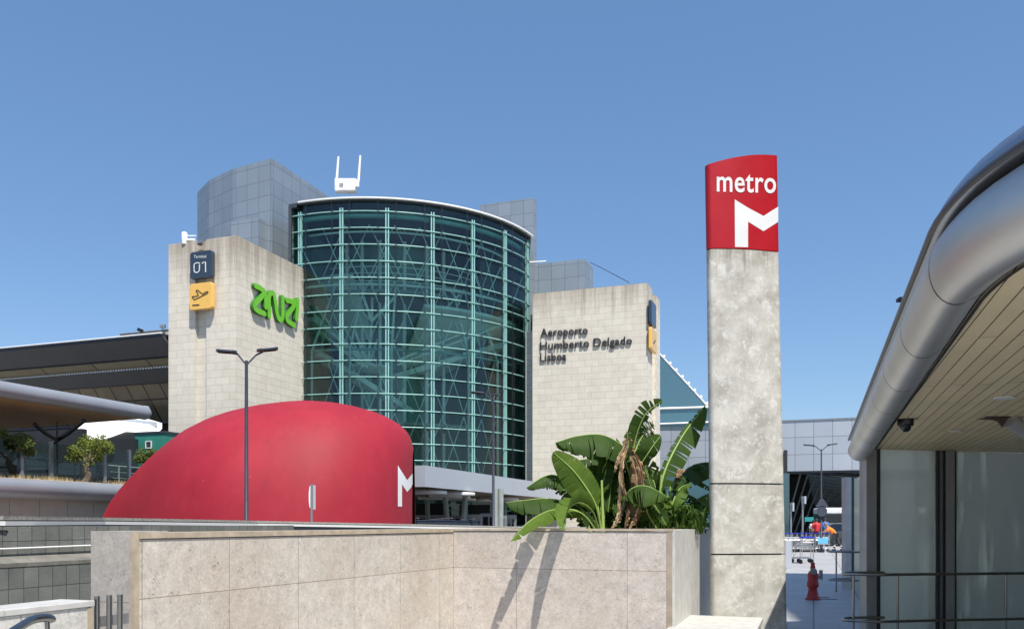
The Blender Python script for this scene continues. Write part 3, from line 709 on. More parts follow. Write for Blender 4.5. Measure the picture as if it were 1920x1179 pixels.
# second inner layer: lower frame that leans inward above z=11
zin = zat(652, 50.6)
ph2 = [f+1.4 for f in mul_ph]
for f in ph2:
    if f > 62: continue
    s = MB(); s.tube([dp(f, 0, DR-1.0), dp(f, zin, DR-1.0), dp(f+2.2, zin+4.6, DR-3.2)], [.085, .085, .06], 8); s.build('inner_post', M['steel_t'], rot)
s = MB(); s.tube([dp(f, zin, DR-1.0) for f in phs[::2]], .07, 6); s.build('inner_ring', M['steel_g'], rot)
s = MB(); s.tube([dp(f, ZT-.75, DR-.75) for f in phs[::2]], .17, 8); s.build('top_ring_beam', M['steel_g'], rot)
# diagonal braces between mullions (upper bay) and wind trusses
zb0, zb1 = zat(461, 50.2), zat(524, 50.2)
for a, b in zip(mul_ph, mul_ph[1:]):
    m_ = (a+b)/2
    for f0, f1 in ((a, m_-1.6), (b, m_+1.6)):
        s = MB(); s.tube([dp(f0, zb0, DR-.5), dp(f1, zb1, DR-.7)], .04, 6); s.build('brace', M['steel_t'], rot)
s = MB(); s.tube([dp(f, zb1-.12, DR-.8) for f in phs[::2]], .09, 6); s.build('truss_ring', M['steel_t'], rot)
s = MB(); s.tube([dp(f, zb0+1.4, DR-1.8) for f in phs[::2]], .07, 6); s.build('truss_ring', M['steel_t'], rot)
# conical internal roofs and sunshade slabs
def conic(f0, f1, r0, r1, z0, z1, name, mt, t=.18):
    m_ = MB(); fs_ = [f0+(f1-f0)*k/24 for k in range(25)]
    m_.grid([[dp(f, z0, r0) for f in fs_], [dp(f, z1, r1) for f in fs_], [dp(f, z1-t, r1) for f in fs_], [dp(f, z0-t, r0) for f in fs_], [dp(f, z0, r0) for f in fs_]], sm=False)
    return m_.build(name, mt, rot)
conic(-60, -8, 8.2, 3.0, 17.2, 13.6, 'inner_roof', M['steel_t'])
conic(20, 78, DR-1.0, 3.0, 15.0, 11.9, 'inner_roof', M['steel_t'])
for a, b, za, zc in ((-23, 2, 14.2, 11.4), (60, 4, 13.4, 11.3), (-20, 30, 12.0, 9.2)):
    s = MB(); pa = dp(a, za, DR-1.5); pb = dp(b, zc, 3.5); dd = pb-pa; sd_ = dd.cross(UZ).normalized()
    s.box((pa+pb)/2, (dd.length, .9, .35), (dd.normalized(), sd_, sd_.cross(dd.normalized()))); s.build('roof_beam', M['steel_t'], rot)
# tree column with fan struts
nd = P(690, 690, 55.5)
s = MB(); s.lathe(nd+UZ*-.35, [(.2, 0), (1.5, .2), (1.7, .34), (.5, .5), (.2, .6)], 20); s.build('column_head', M['steel_t'], rot)
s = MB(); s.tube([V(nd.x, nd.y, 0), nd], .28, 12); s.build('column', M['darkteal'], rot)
for px, pyy, Y in ((663, 612, 54), (678, 612, 58), (697, 604, 56), (716, 612, 58), (590, 575, 56), (612, 560, 58)):
    s = MB(); s.tube([nd, P(px, pyy, Y)], .10, 8); s.build('fan_strut', M['steel_t'], rot)
n2_ = P(697, 602, 54.5)
for px, pyy, Y in ((672, 530, 54), (752, 545, 54), (640, 548, 56), (698, 530, 55)):
    s = MB(); s.tube([n2_, P(px, pyy, Y)], .10, 8); s.build('fan_strut', M['steel_t'], rot)
for a, b in ((P(575, 575, 53), P(690, 690, 53.5)), (P(572, 600, 53), P(682, 688, 53.5)), (P(745, 676, 54), P(950, 590, 56)), (P(745, 684, 54), P(955, 604, 56)), (P(862, 570, 55), P(845, 545, 55)), (P(832, 582, 55), P(862, 552, 55))):
    s = MB(); s.tube([a, b], .085, 6); s.build('tie_rod', M['steel_t'], rot)
# floors, core, roof
for z, r0 in ((4.2, DR-1.6), (8.0, DR-3.2), (ZT-4.4, DR-3.5)):
    s = MB(); fs_ = [-24+88*k/40 for k in range(41)]
    s.prism([dp(f, 0, r0) for f in fs_]+[V(.4, 61), V(-12.6, 61)], z-.18, z+.0); s.build('floor', M['slab'], rot)
s = MB(); fs_ = [-60+120*k/30 for k in range(31)]
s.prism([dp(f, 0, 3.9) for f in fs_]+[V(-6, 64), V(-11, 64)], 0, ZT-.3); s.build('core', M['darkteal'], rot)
for f in (-30, -15, 0, 20, 40, 60):
    s = MB(); s.tube([dp(f, 0, 4.7), dp(f, ZT-.4, 4.7)], .12, 8); s.build('inner_column', M['steel_t'], rot)
for z in (ZT-2.6, ZT-3.0, ZT-3.4, ZT-3.9):
    s = MB(); s.tube([dp(f, z, DR-3.4) for f in range(-22, 60, 3)], .03, 5); s.build('balustrade_rail', M['steel_t'], rot)
for a, b in zip(range(-20, 60, 10), range(-10, 70, 10)):
    for z0, z1 in ((4.6, 8.4), (8.6, 12.6), (12.8, 16.6), (16.8, ZT-.8)):
        for q0, q1 in ((a, b), (b, a)):
            s = MB(); s.tube([dp(q0, z0, DR-2.1), dp(q1, z1, DR-2.1)], .035, 4); s.build('lattice_brace', M['steel_t'], rot)
# thin interior scaffold lines seen low behind the glass
rnd = random.Random(5)
for k in range(14):
    f = rnd.uniform(-30, 45); z = rnd.uniform(5, 10.5); s = MB(); s.tube([dp(f, z, 6.5), dp(f+rnd.choice((-9, 9)), z+rnd.choice((2.2, 3)), 6.5)], .03, 4); s.build('tie_rod', M['slab'], rot)
LB, RB = V(-13.6, 68), V(1.25, 68)
bw = MB(); bw.prism([dp(-24.6, 0, DR-.05), dp(-24.6, 0, DR-.45), V(-12.9, 60), V(-12.9, 66), V(.6, 66), V(.6, 60), dp(65.8, 0, DR-.45), dp(65.8, 0, DR-.05), RB, LB], 0, ZT-.25)
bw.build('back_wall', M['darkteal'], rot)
s = MB(); ff = [-25+(67+25)*k/50 for k in range(51)]
s.prism([dp(f, 0, DR-.03) for f in ff]+[RB, LB], ZT-.10, ZT-.02); s.build('roof', M['dark_frame'], rot)
s = MB(); fr = [f for f in ff if f > -22]
rim = [[dp(f, ZT-.02, DR-.6) for f in fr], [dp(f, ZT-.02, DR+.14) for f in fr], [dp(f, ZT+.06, DR+.14) for f in fr], [dp(f, ZT+.06, DR-.6) for f in fr], [dp(f, ZT-.02, DR-.6) for f in fr]]
s.grid(rim, sm=False); s.build('roof_rim', M['white_rough'], rot)
s = MB(); fr = [-25+(3.2)*k/4 for k in range(5)]
s.grid([[dp(f, ZT-.25, DR-.6) for f in fr], [dp(f, ZT-.25, DR+.08) for f in fr], [dp(f, ZT-.0, DR+.08) for f in fr], [dp(f, ZT-.0, DR-.6) for f in fr]], sm=False); s.build('roof_rim', M['dark_frame'], rot)
s = MB(); s.box(dp(-24.9, ZT/2, DR-.1), (.18, .5, ZT-.3)); s.build('edge_frame', M['dark_frame'], rot)

# ---------------- grey clad blocks
BC = G(510, 52); BT = zat(297, 52)
bl = thing('clad_block', 'tall slate grey metal clad block with a faceted curved side above the left stone tower', 'building block', BC)
fac = [(438, 316), (392, 338), (370, 361)]
pts = [BC]; prev = BC
for px, pyy in fac:
    Y = (BT-EYE)*F/(HZ-pyy); pts.append(G(px, Y))
back = BC+UD*14
s = MB(); lo = 14.0; s.prism(pts+[pts[-1]+V(.6, 9), back], lo, BT); s.build('wall', M['clad_v'], bl)
B2 = G(485, 51.3); T2 = zat(408, 51.3); lft = onl(433, B2, VD)
s = MB(); s.prism([B2, B2+UD*6, lft+UD*3, lft], 14.2, T2); s.build('lower_wall', M['clad_v'], bl)
s = MB(); s.tube([P(533, 391, 55), P(535, 434, 55)], .085, 8); s.tube([P(541, 391, 55.3), P(543, 425, 55.3)], .03, 6)
tag(s.build('rooftop_antenna', M['white']), 'white stick antenna fixed to the grey clad block beside the rotunda', 'antenna')
br = thing('clad_block', 'grey metal clad block behind the right end of the rotunda', 'building block', G(1000, 60.2))
A = G(1000, 60.2); s = MB(); l_ = onl(900, A, VD); s.prism([A, A+UD*.75, l_+UD*5, l_], 13, zat(371, 60.2)); s.build('wall', M['clad_v'], br)
A = G(1097, 59.4); l_ = onl(986, A, VD); s = MB(); s.prism([A, A+UD*2.3, l_+UD*.4, l_], 10, zat(485, 59.4)); s.build('lower_wall', M['clad_v'], br)
s = MB(); s.tube([P(990, 492, 57), P(1024, 490, 57)], .05, 6); s.build('roof_edge', M['white'], br)
s = MB(); wp = [P(1107, 492, 60), P(1135, 506, 57.5), P(1158, 518, 55), P(1180, 530, 53.3)]
s.tube(bez(wp, 12), .022, 5); tag(s.build('roof_cable', M['rubber']), 'black cable sagging from the grey clad block to the right stone tower', 'cable')

# rooftop radio cabinet
c0 = P(651, 352, 51.2); an = thing('rooftop_cabinet', 'white radio cabinet with two stick antennas on the rotunda roof', 'antenna', V(c0.x, c0.y, ZT))
s = MB(); s.box(P(649, 349, 51.2), (1.28, .6, .72)); s.build('cabinet', M['white'], an, bevel=.03)
s = MB(); s.box(P(652, 339.5, 51), (1.45, .12, .14)); s.box(P(632, 350, 50.85), (.16, .1, .5)); s.box(P(670, 344, 50.85), (.22, .1, .4)); s.build('bracket', M['white'], an)
for a, b in (((631, 340), (634.5, 294)), ((672, 342), (675.5, 292))):
    s = MB(); s.tube([P(*a, 51), P(*b, 51)], [.085, .065], 8); s.build('stick_antenna', M['white'], an)
s = MB(); c_ = P(640, 346, 50.85); s.box(c_, (.24, .02, .16)); s.build('vent', M['steel_dull'], an)
# antenna on left tower top
c0 = P(346, 458, 46.2); an = thing('rooftop_antenna', 'short white drum antenna with a side arm on top of the left stone tower', 'antenna', c0)
s = MB(); s.lathe(c0, [(.14, 0), (.15, .1), (.15, .62), (.1, .66)], 14); s.build('radome', M['white'], an)
s = MB(); s.box(P(358, 442, 46.2), (.6, .05, .05)); s.box(P(357, 450, 46.2), (.55, .2, .12)); s.build('arm', M['white'], an)
# flood lamp on tower top above groove
c0 = LT+VD*(gr0+gr1)/2-UD*.02; fl = thing('floodlight', 'small grey floodlight hanging in the groove above the terminal sign', 'floodlight', V(c0.x, c0.y, LTop-.35))
s = MB(); s.box(V(c0.x, c0.y, LTop-.1), (.34, .12, .14), (VD, UD, UZ)); s.build('lamp_body', M['steel_dull'], fl)
s = MB(); s.box(V(c0.x, c0.y, LTop-.25)-UD*.05, (.2, .2, .08), (VD, UD, UZ)); s.build('shade', M['dark_frame'], fl)

# ---------------- signs on towers
def rrect(w, h, r, n=6):
    out = []
    for cx, cy, a0 in ((w/2-r, h/2-r, 0), (-w/2+r, h/2-r, 90), (-w/2+r, -h/2+r, 180), (w/2-r, -h/2+r, 270)):
        for k in range(n+1): a = R(a0+90*k/n); out.append((cx+r*math.cos(a), cy+r*math.sin(a)))
    return out
def panel(c, w, h, r, tdir, ndir, depth, mt, parent, name):
    s = MB(); s.extr([c+tdir*x+UZ*y for x, y in rrect(w, h, r)], ndir*depth); return s.build(name, mt, parent, bevel=.03)
def stroke(mb, pts, w, depth, m=0, mside=1):
    """rounded stroke with real thickness; pts are 3-D points in one plane, depth is the vector out of it"""
    nrm = depth.normalized(); L = len(pts); left = []; right = []
    for k in range(L):
        t = (pts[min(k+1, L-1)]-pts[max(k-1, 0)]).normalized(); n_ = nrm.cross(t)
        left.append(pts[k]+n_*w/2); right.append(pts[k]-n_*w/2)
    def cap(c, t):
        n_ = nrm.cross(t); return [c-n_*math.cos(R(a))*w/2+t*math.sin(R(a))*w/2 for a in range(20, 180, 20)]
    te = (pts[-1]-pts[-2]).normalized(); ts_ = (pts[0]-pts[1]).normalized()
    ring = right+cap(pts[-1], te)+left[::-1]+cap(pts[0], ts_)
    i = mb.add(ring); j = mb.add([p+depth for p in ring]); n = len(ring)
    for k in range(n): mb.fi([i+k, i+(k+1) % n, j+(k+1) % n, j+k], mside)
    nr = L; ce = 8
    li = lambda k: nr+ce+(L-1-k)
    for b in (j, i):
        for k in range(L-1): mb.fi([b+k, b+k+1, b+li(k+1), b+li(k)], m if b == j else mside)
        mb.fi([b+nr-1+q for q in range(ce+2)], m if b == j else mside)
        mb.fi([b+n-ce+q-1 for q in range(ce+1)]+[b+0], m if b == j else mside)
SO = .42
sa = LT-UD*SO      # sign plane in front of the left tower's front
def sp(px, pyy): return onp(px, pyy, sa, VD)
c0 = sp(376.5, 496); tl = sp(356, 496); tr_ = sp(397, 496); sw = (tr_-tl).length; shh = zat(470.5, c0.y)-zat(521.5, c0.y)
t1 = thing('terminal_sign', 'dark navy rounded sign reading Terminal 01 high on the left stone tower', 'sign', V(c0.x, c0.y, c0.z-shh/2))
panel(c0, sw, shh, .16, -VD, UD*1, .26, M['navy'], t1, 'panel')
s = MB()
fn = lambda x0, x1, yb, hpx, em: (lambda x, y, z: onp(x0+(x1-x0)*x, yb-y*hpx/em+0*x-(x0+(x1-x0)*x-x0)*.05, sa-UD*(.012+z), VD))
text_to(s, 'Terminal', fn(363.5, 386.5, 484.2, 5.6, CH), .004, .0)
s.build('lettering', M['sunwhite'], t1)
# stencil style 0 1
s = MB(); q = lambda x, y: onp(300+x/3.93, 270+y/3.93, sa-UD*.003, VD); dd = -UD*.02
for pl in ([(292, 878), (272, 876), (256, 884), (252, 900), (252, 922)], [(252, 930), (256, 942), (270, 948), (284, 942), (291, 928), (292, 890)], [(312, 880), (322, 872), (336, 870), (337, 942)]):
    stroke(s, bez([q(*p) for p in pl], 18) if len(pl) > 4 else [q(*p) for p in pl], .052, dd, 0, 0)
s.build('numerals', M['sunwhite'], t1)
c1 = sp(376, 555); sh2 = zat(530.5, c1.y)-zat(580, c1.y)
t2 = thing('departures_sign', 'amber yellow rounded sign with a departing plane pictogram on the left stone tower', 'sign', V(c1.x, c1.y, c1.z-sh2/2))
panel(c1, sw*1.02, sh2, .14, -VD, UD*1, .26, M['yellow'], t2, 'panel')
s = MB(); q = lambda x, y: onp(340+x/6.55, 500+y/6.55, sa-UD*.003, VD)
pl = [(135, 372), (147, 362), (165, 368), (214, 350), (181, 292), (198, 286), (262, 334), (316, 304), (330, 308), (326, 324), (162, 406), (137, 376)]
pl2 = []
for a, b in zip(pl, pl[1:]): pl2 += [tuple(a[k]+(b[k]-a[k])*u for k in (0, 1)) for u in (0, .33, .66)]
stroke(s, [q(*p) for p in pl2+[pl[-1]]], .035, dd, 0, 0)
stroke(s, [q(140, 473), q(180, 470), q(219, 467)], .045, dd, 0, 0)
s.build('pictogram', M['black'], t2)
# support struts of the two signs
for tt, cc, hh in ((t1, c0, shh), (t2, c1, sh2)):
    s = MB()
    for dz in (-.3, .3): s.box(cc+UD*(.26+.19)+UZ*dz*hh, (.5, .38, .12), (VD, UD, UZ))
    s.build('bracket', M['dark_frame'], tt)
# green logo on side face
ga = LT-VD*.02; q = lambda x, y: onp(340+x/6.55, 500+y/6.55, ga, UD)
lg = thing('green_logo', 'lime green handwritten style logo letters on the side of the left stone tower', 'sign', q(1120, 740))
strokes = [([(878, 240), (925, 262), (975, 300), (1000, 345), (1003, 430), (1003, 500)], [(985, 330), (930, 395), (876, 455), (866, 505), (905, 545), (985, 580)]),
           ([(1046, 612), (1044, 480), (1046, 360), (1072, 325), (1102, 340), (1118, 410), (1140, 560), (1160, 635), (1188, 655), (1210, 625), (1212, 500), (1212, 382)],),
           ([(1262, 415), (1330, 432), (1372, 440), (1400, 412)], [(1372, 440), (1320, 530), (1266, 598), (1264, 655), (1300, 690), (1352, 722)], [(1392, 430), (1388, 540), (1376, 645)])]
for g_i, grp in enumerate(strokes):
    s = MB()
    for j, pl in enumerate(grp): stroke(s, bez([q(*p) for p in pl], 30), .30, -VD*(.20+.012*j), 0, 1)
    s.build('letter', [M['green'], M['greenside']], lg)
# charcoal lettering on the right tower
ra = RT-UD*.02; qf = lambda px, pyy, z: onp(px, pyy, ra-UD*z, VD)
wl_ = thing('airport_lettering', 'charcoal raised letters spelling the airport name on the right stone tower', 'sign', onp(1098, 680, ra, VD))
for body, x0, x1, yb, sl_ in (('Aeroporto', 1013, 1102, 631.5, -.06), ('Humberto Delgado', 1012.5, 1185, 656, -.062), ('Lisboa', 1013, 1062, 677.5, -.05)):
    s = MB(); kk = 15.5/CH
    text_to(s, body, lambda x, y, z: qf(x0+(x1-x0)*x, yb+sl_*(x1-x0)*x-y*kk, .05+z*1.2), .03, .006)
    s.build('letter_line', M['letter'], wl_)
# signs seen edge-on on the right tower
ea = RT-VD*.30
def edge_sign(y0, y1, x0, x1, mt, name, label):
    a = onp(x0, y0, ea, UD); b = onp(x1, y0, ea, UD); hgt = zat(y0, a.y)-zat(y1, a.y); c_ = (a+b)/2
    c_.z = a.z-hgt/2; t = thing(name, label, 'sign', V(c_.x, c_.y, c_.z-hgt/2))
    panel(c_, (b-a).length, hgt, .12, UD, VD*1, .2, mt, t, 'panel'); s = MB(); s.box(c_+VD*.28, (.3, .2, .5), (UD, VD, UZ)); s.build('bracket', M['dark_frame'], t); return t, c_, hgt
t3, c3, h3 = edge_sign(561, 606, 1222, 1230.5, M['navy'], 'terminal_sign', 'dark navy sign seen nearly edge on at the right corner of the right stone tower')
t4, c4, h4 = edge_sign(612, 654, 1222, 1231.5, M['yellow'], 'departures_sign', 'amber yellow sign seen nearly edge on at the right corner of the right stone tower')
s = MB(); cc = c4-VD*.012
stroke(s, [cc+UD*.35+UZ*.1, cc-UD*.0+UZ*-.1, cc-UD*.35-UZ*.2], .07, -VD*.01, 0, 0); s.build('pictogram', M['black'], t4)

# ---------------- glass roof wedge right of the right tower, footbridge
wd = thing('glass_roof', 'sloping blue green glass roof with a white edge right of the right stone tower', 'glass roof', G(1260, 66))
a_, b_, c_, d_ = P(1226, 652, 62), P(1330, 765, 62), P(1330, 800, 62), P(1226, 800, 62)
s = MB(); s.extr([a_, b_, c_, d_], V(.9, 2.6, 0)); s.build('glass_panel', M['glass_roof'], wd)
s = MB(); s.tube([a_, b_+(b_-a_)*.06], .07, 6)
for k in range(9):
    p = a_.lerp(b_, (k+.5)/9); s.box(p+V(.06, 0, .1), (.16, .16, .22))
s.build('edge_rail', M['white'], wd)
s = MB(); s.tube([P(1236, 766, 61.9), P(1330, 763, 61.9)], .09, 6); s.build('beam', M['white'], wd)
s = MB(); s.tube([P(1226, 795, 61.9), P(1335, 791, 61.9)], .07, 6); s.build('beam', M['white'], wd)

FB = G(1640, 72); fl_ = onl(1215, FB, VD); zb1_, zb0_ = zat(783.5, FB.y), zat(880, FB.y)
fb = thing('footbridge', 'long footbridge clad in square grey metal panels spanning behind the metro pylon', 'bridge', FB)
FB2 = FB-VD*14
s = MB(); s.prism([FB2, FB2+UD*6, fl_+UD*6, fl_], zb0_, zb1_); s.build('cladding', M['clad_far'], fb)
s = MB(); s.prism([FB2-UD*.08, FB2+UD*.5, fl_+UD*.5, fl_-UD*.08], zb1_+.002, zb1_+.12); s.build('parapet_cap', M['steel_dull'], fb)
s = MB(); s.prism([FB2-UD*-.1, FB2+UD*1, fl_+UD*1, fl_-UD*-.1], zb0_-.2, zb0_-.002); s.build('bottom_beam', M['dark_frame'], fb)
# lower wall of glass beneath bridge left of pylon (behind bananas)
A = G(1480, 73.5); l_ = onl(1225, A, VD); s = MB(); s.prism([A, A+UD*.2, l_+UD*.2, l_], 0, zb0_-.22); s.build('lower_glazing', M['glass_roof'], fb)
# underpass
up = thing('underpass', 'dark covered forecourt under the footbridge with pale roof slats and slanting struts', 'covered forecourt', G(1560, 100))
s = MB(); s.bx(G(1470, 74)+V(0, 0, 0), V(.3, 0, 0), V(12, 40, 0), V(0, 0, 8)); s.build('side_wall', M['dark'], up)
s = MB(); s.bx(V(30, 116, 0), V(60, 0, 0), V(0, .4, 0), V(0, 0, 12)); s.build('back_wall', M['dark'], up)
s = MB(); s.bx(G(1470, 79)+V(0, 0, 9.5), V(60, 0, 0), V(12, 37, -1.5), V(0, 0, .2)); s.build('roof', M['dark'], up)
for k in range(9):
    x0 = 1478+k*7+k*k*.3; s = MB(); Y = 78+k*3.2
    s.tube([P(1481+k*11-(0 if k<5 else 4)-14, 1006-k*2, Y), P(1493+k*12+12, 872+k*8, Y)], .10, 6); s.build('strut', M['slab'], up)
gs = mat('pale green roof slat', (.50, .58, .54), .6)
for k in range(11):
    Y = 80+k*3.0; y0 = 888+k*6.3; s = MB()
    a = P(1516+k*1.2, y0-4, Y); b = P(1660, y0+22-k*.6, Y*.99); s.extr([a, b, b+V(0, .9, .55), a+V(0, .9, .45)], V(0, 0, .05)); s.build('roof_slat', gs, up)
s = MB(); s.tube([P(1522, 886, 76), P(1650, 895, 76)], .14, 6); s.build('beam', M['dark_frame'], up)

# ---------------- entrance canopy in the middle
CC = G(797, 34); cz0, cz1 = zat(912, 34), zat(872, 34)
ec = thing('entrance_canopy', 'low silver grey entrance canopy with round ceiling lamps in front of the glass rotunda', 'canopy', CC)
e1 = onl(1062, CC, UD); l2 = CC+VD*9
s = MB(); s.prism([CC, e1, e1+VD*.12, CC+UD*.12+VD*.12, l2+UD*.12, l2], cz0, cz1); s.build('fascia', M['fascia'], ec)
s = MB(); s.prism([CC+UD*.13+VD*.13, e1+VD*.13, e1+VD*9, l2+UD*.13], cz0+.03, cz0+.13); s.build('soffit', M['canopy_soffit'], ec)
s = MB(); s.prism([CC+UD*.13+VD*.13, e1+VD*.13, e1+VD*9, l2+UD*.13], cz1-.3, cz1-.2); s.build('roof', M['ledge'], ec)
for px, Y in ((803, 36.5), (857, 38.5), (852, 43), (836, 41), (812, 45), (945, 47), (955, 50.5), (865, 47), (900, 49)):
    s = MB(); c_ = G(px, Y); c_.z = cz0-.22; s.lathe(c_, [(.80, 0), (.82, .02), (.82, .12), (.8, .14)], 28); s.tube([c_+UZ*.14, c_+UZ*.26], .06, 6); s.build('ceiling_lamp', M['white'], ec)
for px0, px1, Y, Z in ((843, 834, 41, 2.3), (862, 873, 41, 2.3), (930, 928, 37, 1), (938, 939, 37, 1), (803, 801, 46, 1), (875, 872, 46, 1)):
    s = MB(); a = G(px0, Y); b = P(px1, 0, Y); b.z = cz0+.03; s.tube([a, b], .13, 10); s.build('column', M['slab'], ec)
en = thing('entrance_screens', 'row of steel framed entrance screens below the grey canopy', 'entrance', G(880, 46.5))
for px0, px1, y0, Y, d_ in ((875, 902, 964, 44, 0), (778, 830, 965, 47, 0), (903, 930, 962, 45, 1), (938, 948, 966, 44, 0), (950, 966, 965, 46, 0), (832, 872, 966, 49, 0)):
    a, b = P(px0, y0, Y), P(px1, y0, Y); s = MB()
    for p in (a, b): s.box(V(p.x, Y, a.z/2), (.14, .14, a.z))
    s.box(V((a.x+b.x)/2, Y, a.z-.09), (abs(b.x-a.x), .16, .18)); s.box(V((a.x+b.x)/2, Y+.01, a.z*.5), (.08, .1, a.z))
    f_ = s.build('door_frame', M['steel_dull'], en)
    s = MB(); s.box(V((a.x+b.x)/2, Y+.08, a.z/2), (abs(b.x-a.x)-.1, .02, a.z-.15)); s.build('door_panel', M['dark'] if d_ else M['glass_dark'], en)
s = MB(); s.box(P(806, 958, 49.2), (1.6, .2, .9)); s.build('dark_panel', M['dark'], en); s = MB(); s.box(P(890, 957, 49.6), (1.8, .2, .7)); s.build('dark_panel', M['dark'], en)

# ---------------- left terminal wing
T0 = G(314, 50); T0e = T0-VD*2.5
wg = thing('terminal_wing', 'long dark terminal wing with slanted grey roof fascias left of the stone tower', 'terminal building', T0+VD*10)
r_ = lambda o_, z: T0e-UD*o_+UZ*z
def band(poly, m, name, t=0):
    s = MB(); s.extr([r_(o_, z) for o_, z in poly], VD*32); return s.build(name, m, wg)
Z = lambda pyy, o=0: zat(pyy, 50-o*.94)
band([(3.2, Z(636, 3.2)), (3.2, Z(631, 3.2)), (-9, Z(631, 3.2)+.4), (-9, Z(640))], M['roofdark'], 'roof')
s = MB(); s.tube([r_(3.22, Z(631, 3.2)+.02), r_(3.22, Z(631, 3.2)+.02)+VD*32], .05, 5); s.build('roof_trim', M['white'], wg)
band([(3.15, Z(636.3, 3.2)), (3.0, Z(636.3, 3)), (1.9, Z(671, 2)), (2.05, Z(671.5, 2))], M['roofgrey'], 'upper_fascia')
tile_m = bricks('shaded bronze soffit panels', (.30, .26, .17), (.24, .21, .14), (.02, .02, .02), .95, 4, .04, off=0, rough=.6, bmp=.1)
band([(1.9, Z(672, 2)), (1.2, Z(692, 1)), (.9, Z(692, 1)), (1.6, Z(672, 2))], tile_m, 'clerestory')
band([(1.95, Z(671.6, 2)), (1.95, Z(673.4, 2)), (1.6, Z(673.4, 2)), (1.6, Z(671.6, 2))], M['roofdark'], 'gutter')
s = MB()
for k in range(150): s.box(r_(1.32, Z(690.5, 1.2))+VD*(k*.2+.05), (.12, .06, .09), (VD, UD, UZ))
s.build('light_slots', M['white'], wg)
band([(1.45, Z(692.4, 1.4)), (1.2, Z(692.4, 1.3)), (.5, Z(718, .6)), (.75, Z(718, .6))], M['roofgrey'], 'lower_fascia')
band([(.5, Z(718.5, .5)), (-1.2, Z(792, -1)), (-1.4, Z(792, -1)), (.2, Z(718.5, .5))], bricks('bronze slanted glazing', (.23, .18, .11), (.15, .12, .08), (.01, .01, .01), 1.25, 9, .05, off=0, rough=.25, bmp=.1, var=.3, vscale=.5), 'slanted_glazing')
band([(-1.3, 0), (-1.3, Z(792, -1)), (-9, Z(636, 0)), (-9, 0)], M['dark'], 'body')
band([(.1, Z(789, .1)), (-1.2, Z(789, -1)), (-1.2, Z(793, -1)), (.1, Z(793, .1))], M['roofdark'], 'sill')
# parapet block with floodlights
A = G(318, 56); l_ = onl(225, A, VD); pb = thing('roof_parapet', 'beige rendered roof parapet behind the dark terminal wing', 'roof parapet', A)
s = MB(); s.prism([A, A+UD*3, l_+UD*3, l_], 9.5, zat(618.5, 56)); s.build('wall', bricks('beige render panels', (.50, .46, .38), (.46, .42, .35), (.25, .22, .18), 2.1, 3, .03, off=0), pb)
s = MB(); s.prism([A-UD*.05-VD*0, A+UD*.3, l_+UD*.3, l_-UD*.05], zat(618.5, 56)+.002, zat(617, 56)); s.build('cap', M['ledge'], pb)
for px, pyy, w_ in ((263, 619, 'tilted dark floodlight left on the beige roof parapet'), (305, 611.5, 'small square floodlight at the right end of the beige roof parapet')):
    p = P(px, pyy, 55.9); t = thing('floodlight', w_, 'floodlight', p-UZ*.3)
    s = MB(); s.box(p, (.34, .2, .2), (V(.9, 0, -.35).normalized() if px < 300 else V(1, 0), V(0, 1), V(.35, 0, .9).normalized() if px < 300 else UZ)); s.build('lamp_body', M['black'] if px < 300 else M['steel_dull'], t)
    s = MB(); s.tube([p-UZ*.3, p], .025, 6); s.build('stand', M['steel_dull'], t)
# white membrane roof
mr = thing('membrane_roof', 'bright white faceted membrane roof below the dark terminal wing', 'membrane roof', G(230, 42))
s = MB()
s.extr([P(100, 835, 41), P(172, 786, 44), P(228, 781, 44), P(296, 802, 43), P(296, 812, 42.5), P(236, 809, 41.5), P(200, 822, 41)], V(0, .5, .3)); s.build('membrane', M['white_rough'], mr)
s = MB(); s.extr([P(212, 786.5, 43.6), P(243, 785, 43.6), P(294, 792, 42.9), P(295, 801, 42.9)], V(0, -.1, .02)); s.build('flap', M['fascia'], mr)
s = MB(); s.extr([P(240, 813, 40.9), P(296, 815, 40.9), P(296, 870, 40.9), P(205, 870, 40.9), P(200, 824, 40.9)], V(0, .5, 0)); s.build('shade_sheet', M['dark'], mr)  # near-black upright sheet stands in for the shade under the membrane
# green kiosk
K0 = G(308.5, 38); kz = zat(811, 38); gk = thing('green_kiosk', 'teal green box shaped building between the terminal wing and the red dome', 'building', K0)
kl = onl(253, K0, VD); kr = K0+UD*4.5
s = MB(); s.prism([K0, kr, kl+UD*4.5, kl], 0, kz); s.build('wall', M['tealwall'], gk)
s = MB(); s.prism([K0-UD*.06-VD*.06, kr-VD*.06, kl+UD*4.5, kl-UD*.06+VD*.06], kz+.002, kz+.08); s.build('roof_edge', M['dark_frame'], gk)
s = MB(); a = onp(274, 829, K0-UD*.02, VD); b = onp(285, 838, K0-UD*.02, VD); s.box((a+b)/2, (.28, .05, .26), (VD, UD, UZ)); s.build('window', M['dark_frame'], gk)
for (cx_, cz_, w_, h_) in ((0, .15, .34, .04), (0, -.15, .34, .04), (.16, 0, .04, .34), (-.16, 0, .04, .34)):
    pass
s = MB(); m_ = (a+b)/2-UD*.03
for cx_, cz_, w_, h_ in ((0, .15, .34, .04), (0, -.15, .34, .04), (.155, 0, .035, .26), (-.155, 0, .035, .26)): s.box(m_+VD*cx_+UZ*cz_, (w_, .05, h_), (VD, UD, UZ))
s.build('window_frame', M['sunwhite'], gk)

